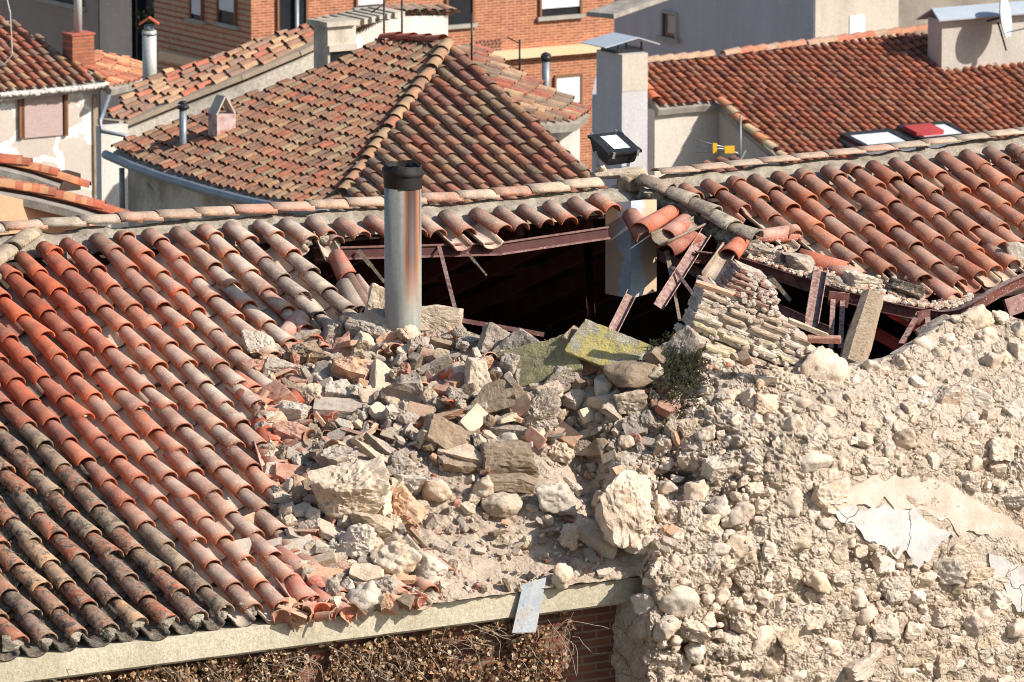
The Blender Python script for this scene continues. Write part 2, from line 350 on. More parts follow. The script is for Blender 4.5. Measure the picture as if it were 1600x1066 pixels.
# ------------------------------------------------------------------ barrel tiles
def tile_template(nc, nl, L=0.42, r0=0.078, r1=0.100, hf=0.85, th=0.014, solid=True, inv=False):
    V = []; F = []
    layers = [0, th] if solid else [0]
    for t_ in layers:
        for i in range(nl + 1):
            l = L * i / nl; r = r0 + (r1 - r0) * i / nl - t_
            for j in range(nc + 1):
                a = math.pi * j / nc
                V.append((-r * math.cos(a), l, (r * math.sin(a)) * hf * (-1 if inv else 1) + (r0 * hf if inv else 0)))
    k = (nl + 1) * (nc + 1); I = lambda i, j, s=0: s * k + i * (nc + 1) + j
    for i in range(nl):
        for j in range(nc):
            F.append((I(i, j), I(i, j + 1), I(i + 1, j + 1), I(i + 1, j)))
            if solid: F.append((I(i, j, 1), I(i + 1, j, 1), I(i + 1, j + 1, 1), I(i, j + 1, 1)))
    if solid:
        for j in range(nc):
            F.append((I(nl, j), I(nl, j + 1), I(nl, j + 1, 1), I(nl, j, 1))); F.append((I(0, j), I(0, j, 1), I(0, j + 1, 1), I(0, j + 1)))
        for i in range(nl):
            F.append((I(i, 0), I(i + 1, 0), I(i + 1, 0, 1), I(i, 0, 1))); F.append((I(i, nc), I(i, nc, 1), I(i + 1, nc, 1), I(i + 1, nc)))
    return np.array(V), F
def put(mb, T, O, X, Y, N, col, prm, lift=0.02, L=0.42):
    V, F = T
    P = O + V[:, :1] * X + V[:, 1:2] * Y + (V[:, 2:3] + lift * V[:, 1:2] / L) * N
    mb.add(P, F, col, prm, True)
def poly_spans(poly, c):
    xs = []
    n = len(poly)
    for i in range(n):
        a, b = poly[i], poly[(i + 1) % n]
        if (a[0] - c) * (b[0] - c) < 0: xs.append(a[1] + (b[1] - a[1]) * (c - a[0]) / (b[0] - a[0]))
    xs.sort(); return [(xs[i], xs[i + 1]) for i in range(0, len(xs) - 1, 2)]
def tiled(mb, P0, D, Nn, poly3, pal, T, sp=0.268, ex=0.335, plug=None, prm=lambda p: (0, 0.1), chT=None, chcol=None, jit=1.0, skip=0.0, colfn=None, sc=1.0, edge=0.0, phase=0.0):
    """rows of barrel tiles inside a polygon lying on a sloping plane"""
    X = np.cross(D, Nn); X /= np.linalg.norm(X)
    poly = [(np.dot(p - P0, X), np.dot(p - P0, D)) for p in poly3]
    c0 = min(p[0] for p in poly); c1 = max(p[0] for p in poly)
    k = math.ceil((c0 - phase) / sp)
    while k * sp + phase < c1:
        c = k * sp + phase; kk = k; k += 1
        rc = random.Random(kk * 7919 + 13)
        cj = rc.uniform(-1, 1) * 0.012 * jit; off = rc.random() * ex
        for (a, b) in poly_spans(poly, c):
            n0 = max(1, math.ceil((b - a - 0.12 * sc) / ex)); l = b - 0.42 * sc - (n0 - 1) * ex - abs(rc.gauss(0, 0.02))
            for _k in range(n0):
                l_, yk = l, 1.0
                if l < a:
                    yk = (l + 0.42 * sc - a) / (0.42 * sc); l_ = a
                    if yk < 0.25: l += ex; continue
                O = P0 + X * (c + cj + rc.gauss(0, 0.010) * jit) + D * l_
                yw = rc.gauss(0, 0.032) * jit; Xr = X * math.cos(yw) + D * math.sin(yw); Dr = D * math.cos(yw) - X * math.sin(yw)
                dl = rc.gauss(0, 0.035) * jit; Dr2 = Dr * math.cos(dl) + Nn * math.sin(dl) * 0.4
                sw = sc * rc.uniform(0.91, 1.09)
                cl = colfn(O, rc) if colfn else rc.choice(pal)
                v = rc.uniform(0.82, 1.15); cl = tuple(min(1, q * v) for q in cl)
                pr = prm(O)
                if plug is not None and _k == n0 - 1:
                    P = O + D * (0.37 * sc) + Nn * 0.035; V_, F_ = rock('chunk', (0.15, 0.16, 0.12), kk % 37, 3); plug.append(V_ + P)
                if rc.random() > skip: put(mb, T, O + Nn * (0.02 + rc.uniform(0, 0.008)), Xr * sw, Dr2 * sc * yk, Nn * sc, cl, (pr[0], pr[1], rc.random()), 0.026 + rc.uniform(0, 0.01))
                if chT is not None and yk > 0.99:
                    O2 = O + X * sp * 0.5 + D * (ex * 0.4 if plug is None or _k < n0 - 1 else 0.10)
                    q2 = tuple(min(1, z_ * v) for z_ in (chcol(O2, rc) if chcol else cl))
                    put(mb, chT, O2 - Nn * 0.035, X * sw * 1.02, D * sc, Nn * sc, q2, (pr[0] * 0.45, min(1, pr[1] * 1.4 + 0.15 * (1 - pr[0])), rc.random()), 0.016)
                l += ex
def topix(P):
    d = np.asarray(P) - CAM; z = np.dot(d, FW); return 800 + FPX * np.dot(d, RT) / z, 533 - FPX * np.dot(d, UPV) / z
HQ = tile_template(10, 3, r0=0.072, r1=0.091, hf=0.95); HQC = tile_template(8, 2, r0=0.105, r1=0.098, hf=0.75, solid=True, inv=True)
LQ = tile_template(5, 1, solid=False)
CLAY = [srgb(174, 92, 58), srgb(160, 92, 66), srgb(150, 82, 56), srgb(180, 104, 70), srgb(152, 94, 74), srgb(142, 82, 62), srgb(168, 107, 82)]
CLAYO = [srgb(190, 92, 56), srgb(174, 84, 54), srgb(186, 98, 64), srgb(168, 92, 66)]
OLD = [srgb(176, 112, 76), srgb(196, 150, 110), srgb(150, 120, 96), srgb(188, 98, 62), srgb(164, 136, 108), srgb(140, 100, 84)]
DR = W * math.cos(SL) - Z * math.sin(SL)
exec_marker = 0
# ================================================================== THE NEAR BUILDING
RIDGE = [(-60, 372), (30, 362), (140, 354), (350, 339), (500, 330), (600, 323), (700, 317), (800, 309), (900, 297), (950, 290), (1000, 277), (1100, 267), (1300, 245), (1450, 228), (1590, 210), (1660, 202)]
bld = thing('damaged_building', 'old building with a long clay tiled roof broken open by a fallen wall', 'building', RP(600, 800) - Z * 0.4)
def prm_near(O):
    x, y = topix(O)
    age = float(sstep(0, 45, (y - 0.86 * x) - 615)) if x < 330 or y - 0.86 * x > 640 else 0.0
    if x > 990: return (0.12, 0.35 + 0.1 * math.sin(x * 0.05))
    if x < 620 and y < 560: age = max(age, 0.25 * float(sstep(60, 0, y - 385)) * float(sstep(300, 60, x)))
    du = float(sstep(20, 430, x + 0.25 * (y - 400))) * (0.95 if y < 640 else 0.62)
    if x > 480 and y < 480: du = 0.55
    return (age, 0.1 + du * (1 - age))
def col_near(O, rc):
    x, y = topix(O)
    if prm_near(O)[0] > 0.6: return rc.choice(OLD + [srgb(186, 92, 50), srgb(170, 84, 50), srgb(160, 92, 60)])
    if 395 < x < 560 and 395 < y < 500 and (y - 395) > 0.25 * (x - 430) and abs((x - y) - 20) < 40 and rc.random() < 0.75: return srgb(112, 88, 82)
    if x < 240 + 60 * rc.random() and y > 380: return rc.choice(CLAYO)
    return rc.choice(CLAY)
def chcol_near(O, rc):
    x, y = topix(O); a, d = prm_near(O)
    if a > 0.5: return srgb(48, 42, 34)
    if d > 0.3 and rc.random() < 0.75: return srgb(200, 170, 142)
    return rc.choice([srgb(150, 90, 70), srgb(176, 110, 84), srgb(120, 96, 80)])
def px_poly(pts): return [RP(*p) for p in pts]
main = MB(); plugs = []
tiled(main, P_R, DR, NR, px_poly([(58, 392), (150, 378), (350, 360), (498, 350), (520, 345), (512, 385), (470, 392), (505, 440), (560, 500), (640, 560), (680, 700), (700, 943), (520, 968), (-60, 1046), (-60, 410), (0, 400)][:12] + [(640, 937), (520, 952), (-60, 1030), (-60, 440), (0, 425)]), CLAY, HQ, prm=prm_near, chT=HQC, colfn=col_near, chcol=chcol_near, plug=plugs)
main.build('roof_tiles', T_NEAR, bld); main = MB()
tiled(main, P_R, DR, NR, px_poly([(512, 354), (700, 341), (800, 334), (940, 314), (957, 342), (900, 360), (800, 372), (690, 381), (560, 386), (512, 392)]), CLAY, HQ, ex=0.36, prm=prm_near, chT=HQC, colfn=col_near, chcol=chcol_near, jit=1.6)
main.build('roof_tiles', T_NEAR, bld); main = MB()
tiled(main, P_R, DR, NR, px_poly([(1035, 305), (1100, 293), (1300, 270), (1450, 252), (1660, 228), (1660, 425), (1600, 425), (1540, 440), (1490, 458), (1440, 452), (1400, 440), (1330, 425), (1270, 402), (1240, 380), (1200, 362), (1130, 330)]), CLAY, HQ, prm=prm_near, chT=HQC, colfn=col_near, chcol=chcol_near, jit=1.3, phase=0.09)
main.build('roof_tiles', T_NEAR, bld)
for V_ in plugs: mb = MB(); mb.add(V_, ICO[3][1]); mb.build('eave_mortar', m_ridge, bld)
# roof boards under the tiles and the far slope behind the ridge
deck = MB()
def sheet(mb, pts, N, th):
    pts = [np.asarray(p) for p in pts]; n = len(pts); V = pts + [p - N * th for p in pts]
    F = [tuple(range(n)), tuple(range(2 * n - 1, n - 1, -1))] + [(i, i + n, (i + 1) % n + n, (i + 1) % n) for i in range(n)]
    mb.add(V, F); return mb
sheet(deck, [p - NR * 0.09 for p in px_poly([(-60, 1016), (640, 922), (690, 690), (640, 560), (560, 510), (508, 440), (470, 400), (520, 372), (512, 345), (-60, 392)])], NR, 0.04)
sheet(deck, [p - NR * 0.09 for p in px_poly([(1660, 430), (1660, 225), (1035, 292), (1200, 366), (1270, 405), (1330, 428), (1440, 455), (1490, 458)])], NR, 0.04)
sheet(deck, [p - NR * 0.09 for p in px_poly([(512, 362), (960, 322), (960, 300), (512, 345)])], NR, 0.03)
NB = -math.sin(SL) * W + math.cos(SL) * Z
ra, rb = RP(-60, 390) - Z * 0.1, RP(1660, 222) - Z * 0.1; back = -W * 6.0 - Z * 2.3
sheet(deck, [ra, rb, rb + back, ra + back], NB, 0.06)
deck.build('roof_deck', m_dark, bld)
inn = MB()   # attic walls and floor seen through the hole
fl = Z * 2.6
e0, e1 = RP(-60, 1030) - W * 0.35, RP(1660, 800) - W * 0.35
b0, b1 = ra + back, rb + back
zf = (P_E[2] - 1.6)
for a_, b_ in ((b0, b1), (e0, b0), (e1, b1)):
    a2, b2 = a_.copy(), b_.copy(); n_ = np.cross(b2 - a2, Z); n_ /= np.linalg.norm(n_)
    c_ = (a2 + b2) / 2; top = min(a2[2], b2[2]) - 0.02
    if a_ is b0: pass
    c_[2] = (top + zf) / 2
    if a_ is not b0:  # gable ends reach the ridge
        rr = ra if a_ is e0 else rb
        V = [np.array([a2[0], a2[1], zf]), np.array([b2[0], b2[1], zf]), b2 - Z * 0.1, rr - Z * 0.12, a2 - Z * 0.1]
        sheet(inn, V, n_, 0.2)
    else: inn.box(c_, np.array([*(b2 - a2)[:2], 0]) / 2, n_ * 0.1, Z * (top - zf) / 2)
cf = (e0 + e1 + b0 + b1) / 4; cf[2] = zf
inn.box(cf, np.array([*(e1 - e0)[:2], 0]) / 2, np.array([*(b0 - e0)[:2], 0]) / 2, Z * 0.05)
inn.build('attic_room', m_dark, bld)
# ridge: bedding mortar, cap tiles
bed = MB()
xs = np.arange(-60, 1661, 4.0); Vs = []; 
for i, x in enumerate(xs):
    y = float(interp(x, RIDGE)); c = RP(x, y + 6); 
    for j in range(9):
        a = j / 8
        p = c - W * 0.16 + W * (0.42 * a) + Z * (0.085 * math.sin(math.pi * min(1, a * 1.05)) ** 0.7 - (0.17 * max(0, a - 0.35)) - 0.06)
        Vs.append(p)
Vs = np.array(Vs); nz = fbm(Vs * 7, 4, 3); 
Vs = Vs + np.outer(nz * 0.028, NR)
Fs = [(i * 9 + j, (i + 1) * 9 + j, (i + 1) * 9 + j + 1, i * 9 + j + 1) for i in range(len(xs) - 1) for j in range(8)]
bed.add(Vs, [f[::-1] for f in Fs], smooth=True)
bed.build('ridge_mortar', m_ridge, bld)
CAPS = tile_template(8, 3, L=0.42, r0=0.10, r1=0.092, hf=0.75, th=0.018)
rt = MB(); rt2 = MB()
x = 1660.0; rr_ = random.Random(5)
s = 0
pts = [RP(x_, float(interp(x_, RIDGE)) + 5) for x_ in np.arange(-60, 1662, 2.0)]
acc = 0; last = pts[0]; 
lens = [0]
for a_, b_ in zip(pts[:-1], pts[1:]): lens.append(lens[-1] + np.linalg.norm(b_ - a_))
pts = np.array(pts); lens = np.array(lens)
def along(l): return np.array([np.interp(l, lens, pts[:, k]) for k in range(3)])
l = 0.42
while l < lens[-1] - 0.05:
    P1 = along(l); P0_ = along(max(0, l - 0.42)); d = P0_ - P1; d /= np.linalg.norm(d)   # upper end at l, open end toward the left
    xp = topix(P1)[0]
    tgt = rt if xp < 1000 else rt2
    if not (965 < xp < 1035):
        X_ = np.cross(d, Z); X_ /= np.linalg.norm(X_); N_ = np.cross(X_, d)
        c = rr_.choice([srgb(190, 165, 140), srgb(176, 140, 115), srgb(168, 150, 130), srgb(184, 120, 95)]) if xp > 300 else rr_.choice([srgb(170, 155, 135), srgb(176, 120, 90), srgb(150, 140, 125)])
        put(tgt, CAPS, P1 + N_ * 0.035 + Z * 0.012, X_ * rr_.uniform(.95, 1.1), d * (0.97 if xp < 1000 else 1.0), N_ * (1 if xp < 1000 else 0.55), c, (0.55 if xp < 300 else 0.35, 0.55, 0), 0.02)
    l += 0.375
for (x0, y0, x1, y1) in ((52, 372, 8, 412), (14, 400, -35, 450), (-12, 440, -60, 490)):   # the hip at the left end
    a_, b_ = RP(x0, y0), RP(x1, y1); d = b_ - a_; d /= np.linalg.norm(d); X_ = np.cross(d, Z); X_ /= np.linalg.norm(X_); N_ = np.cross(X_, d)
    put(rt, CAPS, a_ + N_ * 0.04, X_, d, N_, srgb(180, 160, 130), (0.7, 0.3, 0), 0.03)
rt.build('ridge_tiles', T_NEAR, bld); rt2.build('ridge_tiles', T_NEAR, bld)
# fascia beam and wall under the eave
fa = MB()
f0, f1 = FP(-80, 1041.5), FP(1004, 896.5); bot0 = FP(-80, 1080); hgt = 0.205
f1 = np.array([f1[0], f1[1], f0[2]])
c_ = (f0 + f1) / 2 - Z * hgt / 2
n_ = 160; Vf = []; 
for i in range(n_ + 1):
    p = f0 + (f1 - f0) * i / n_
    for dz, dw in ((0.0, -0.5), (0.0, -0.02), (-0.008, 0.0), (-hgt * 0.5, 0.002), (-hgt + 0.006, 0.0), (-hgt, -0.006), (-hgt, -0.06), (-hgt - 0.025, -0.06), (-hgt - 0.025, -0.3)):
        Vf.append(p + Z * dz + W * dw)
Vf = np.array(Vf); Vf += np.outer(fbm(Vf * 5, 3, 9) * 0.004, W)
fa.add(Vf, [((i) * 9 + j, (i) * 9 + j + 1, (i + 1) * 9 + j + 1, (i + 1) * 9 + j) for i in range(n_) for j in range(8)], smooth=False)
fa.build('concrete_fascia', m_fascia, bld)
m_brick_near = brick_mat('shade darkened brick wall', srgb(118, 72, 52), srgb(92, 56, 42), srgb(116, 96, 76), bw=0.27, bh=0.068, ms=0.010, uax=U)  # brick tones darkened to carry the shadow on this wall
bw = MB(); wb0 = f0 - W * 0.16 - Z * (hgt + 0.02); wb1 = f1 + U * 0.6 - W * 0.16 - Z * (hgt + 0.02)
bw.box((wb0 + wb1) / 2 - Z * 5 - W * 0.15, (wb1 - wb0) / 2, W * 0.15, Z * 5)
bw.build('brick_wall', m_brick_near, bld)

# ================================================================== THE RUBBLE: one continuous slope running into the ruined wall
SEAM = 1003.0
TOPY = [(370, 585), (385, 560), (400, 548), (430, 540), (470, 528), (520, 515), (560, 505), (600, 512), (640, 516), (700, 508), (745, 522), (800, 535), (880, 530), (930, 540), (1000, 545), (1040, 552), (1070, 545), (1100, 545), (1150, 560), (1200, 575), (1250, 575), (1310, 575), (1345, 568), (1400, 555), (1440, 530), (1470, 505), (1500, 492), (1560, 488), (1600, 500), (1660, 505)]
BOTY = [(370, 590), (385, 605), (400, 640), (415, 700), (430, 790), (450, 870), (480, 915), (520, 945), (545, 958), (560, 955)]
def surf_t(x, y):
    q = EY(x) - y
    tr, tf = tR(x, y), tF(x, y)
    f = 1.0 - 0.62 * float(sstep(430, 1180, x)) ** 1.0
    fw = 0.10 + 0.26 * float(sstep(90, 330, q))
    k = float(sstep(1010, 1260, x + 0.1 * q)); f = f * (1 - k) + fw * k
    wd = 12 + max(q, 0) * 0.7
    off = 0.05 * float(sstep(400, 560, x)) + 0.42 * float(sstep(SEAM - 0.75 * wd, SEAM + 1.1 * wd, x))
    g = max(0, q)
    bump = 0.30 * math.exp(-((x - 700) / 170.0) ** 2 - ((q - 330) / 110.0) ** 2) + 0.35 * math.exp(-((x - 560) / 90.0) ** 2 - ((q - 190) / 70.0) ** 2)
    bump += 0.35 * math.exp(-((x - 985 - (y - 790) * 0.3) / 34.0) ** 2 - ((y - 790) / 75.0) ** 2)      # the stump of wall leaning out
    bump -= 0.30 * math.exp(-((x - 920 - (y - 740) * 0.4) / 45.0) ** 2 - ((y - 740) / 110.0) ** 2)
    bump += 0.25 * math.exp(-((x - 1060) / 50.0) ** 2 - ((y - 975) / 40.0) ** 2) - 0.2 * math.exp(-((x - 1075) / 40.0) ** 2 - ((y - 745) / 25.0) ** 2)
    edge = float(sstep(0, 40, x - 380))
    if q > 0: return tf + (tr - tf) * f - off - bump * edge * float(sstep(0, 60, g)) + (1 - edge) * 0.12
    return tf - off - bump
def surf(x, y, dt=0.0): return CAM + ray(x, y) * (surf_t(x, y) - dt)
def grid(cols, name_rows, amp, back=True, seed=0, front=None):
    """cols: list of (x, ybottom, ytop)"""
    nr = name_rows; V = []
    for (x, yb, yt) in cols:
        for j in range(nr + 1):
            y = yb + (yt - yb) * j / nr
            if front: V.append(front(x, y))
            else: V.append(surf(x, y))
        pt = surf(x, yt)
        for (bk, dn) in ((0.12, 0.02), (0.3, 0.16), (0.5, 0.5), (0.6, 1.2)): V.append(pt - W * bk - Z * dn)
    V = np.array(V); m = nr + 5
    n1 = fbm(V * 2.3, 3, seed) * 0.05 + fbm(V * 7.5, 3, seed + 5) * 0.030 + np.abs(fbm(V * 16, 3, seed + 9)) * 0.022 + fbm(V * 38, 2, seed + 11) * 0.007
    if amp > 1.5:
        n1 = n1 + np.abs(fbm(V * 24, 3, seed + 31)) * 0.012 + (np.abs(vnoise(V * 5.5, seed + 41)) < 0.10) * -0.02
        d_ = V - CAM; zz = d_ @ FW; X_ = 800 + FPX * (d_ @ RT) / zz; Y_ = 533 - FPX * (d_ @ UPV) / zz
        am = 1.9 - 0.95 * sstep(1180, 1330, X_ + 0.2 * (Y_ - 700))
        am = am * (1 - 0.75 * np.exp(-((X_ - 1450) / 120) ** 4 - ((Y_ - 812 - (X_ - 1450) * 0.28) / 58) ** 4))
        amp = am
        for (hx, hy, hw, hh_, hd) in ((1346, 690, 17, 10, .22), (1338, 862, 24, 13, .20), (1352, 885, 16, 12, .14), (1050, 748, 34, 10, .30), (1118, 985, 12, 22, .25), (1010, 930, 14, 30, .15), (1250, 690, 12, 8, .12), (1575, 705, 14, 10, .15), (1425, 985, 10, 12, .18), (1075, 1010, 20, 14, .2), (1160, 765, 12, 10, .14), (1490, 905, 12, 8, .12)):
            n1 = n1 - hd / np.maximum(amp, .3) * np.exp(-(((X_ - hx) / hw) ** 2 + ((Y_ - hy) / hh_) ** 2) ** 2)
    V = V - (n1 * amp)[:, None] * FW + (fbm(V * 9, 2, seed + 20) * 0.012 * amp)[:, None] * Z
    F = [((i + 1) * m + j, (i + 1) * m + j + 1, i * m + j + 1, i * m + j) for i in range(len(cols) - 1) for j in range(m - 1)]
    return V, F
cols = []
for x in np.arange(372, SEAM + 0.1, 2.6):
    yb = float(interp(x, BOTY)) if x < 560 else EY(x) + 1
    cols.append((x, yb, float(interp(x, TOPY))))
cols.append((SEAM, EY(SEAM) + 1, float(interp(SEAM, TOPY))))
V, F = grid(cols, 170, 1.0, seed=1)
mound = MB(); mound.add(V, F, smooth=False)
mound.build('mortar_debris', m_sand, label='sandy mortar and dust spilled over the roof edge under the loose rubble', cat='debris', kind='stuff')
wallthing = thing('ruined_wall', 'broken thick wall of cobbles and sandy lime mortar, right of the concrete eave', 'wall', surf(1300, 1060) - Z * 0.2)
wm = MB()
cols = [(x, 1110, float(interp(x, TOPY))) for x in np.concatenate([[SEAM], np.arange(SEAM + 2, 1665, 2.8)])]
V, F = grid(cols, 190, 1.7, seed=1)
# the upper rim of the wall keeps going back into the building
wm.add(V, F, smooth=False)
def flank(x, y):
    k = (x - 948) / (SEAM - 948); t0 = tF(x, y) + 0.30; t1 = surf_t(SEAM, y)
    return CAM + ray(x, y) * (t0 + (t1 - t0) * k)
V = []; fx = np.arange(948, SEAM + 3.1, 2.8); 
for x in fx:
    for j in range(56): V.append(flank(x, 928 + j * 3.3))
V = np.array(V); n1 = fbm(V * 2.3, 3, 1) * 0.05 + fbm(V * 7.5, 3, 6) * 0.03 + np.abs(fbm(V * 16, 3, 10)) * 0.02
V = V - np.outer(n1 * 1.25, FW)
wm.add(V, [(i * 56 + j, i * 56 + j + 1, (i + 1) * 56 + j + 1, (i + 1) * 56 + j)[::-1] for i in range(len(fx) - 1) for j in range(55)])
wm.build('rubble_core', m_wall, wallthing)
# ------------------------------------------------------------------ rocks
PXM = 1 / 181.0
def rockobj(name, kind, w, h, seed, m, depth=None, sub=4, thick=None, tilt=0):
    return rock(kind, (w, depth, h), seed, sub)
def place_rock(name, px, py, w, h, kind, roll, tilt, yaw, m, seed, label=None, cat=None, group=None, sub=4, sink=0.0, depth=None, parent=None, base=None):
    wm_, hm = w * PXM, h * PXM
    if kind in ('slab', 'brick', 'panel'):
        th = min(hm * 0.75, 0.06 if kind == 'brick' else 0.09 if kind == 'slab' else 0.12)
        # visible height = depth*sin(tilt) + thickness*cos(tilt)
        st = max(0.25, math.sin(R(tilt))); dp = max(0.06, (hm - th * abs(math.cos(R(tilt)))) / st); dims = (wm_, min(dp, wm_ * 1.6 + .05), th)
    elif kind == 'block': dims = (wm_, (wm_ + hm) * 0.42, hm)
    else: dims = (wm_, (wm_ + hm) * 0.45, hm)
    if depth: dims = (dims[0], depth, dims[2])
    V, F = rock(kind, dims, seed, sub)
    me = bpy.data.meshes.new(name); me.from_pydata(V.tolist(), [], F)
    if kind == 'stone': me.polygons.foreach_set('use_smooth', [True] * len(F))
    me.materials.append(RK[m]); me.update()
    o = bpy.data.objects.new(name, me); COL.objects.link(o)
    p = (base(px, py) if base else surf(px, py, dims[1] * (0.42 if not parent else 0.22 if name != 'embedded_stone' else (-0.04 if px < 1250 else -0.12)) - sink + (0.05 if not parent else 0.0)))
    if parent: p = p - np.array(parent.location); o.parent = parent
    o.location = p; o.rotation_euler = (R(tilt), R(roll), R(yaw))
    return tag(o, label, cat, group)
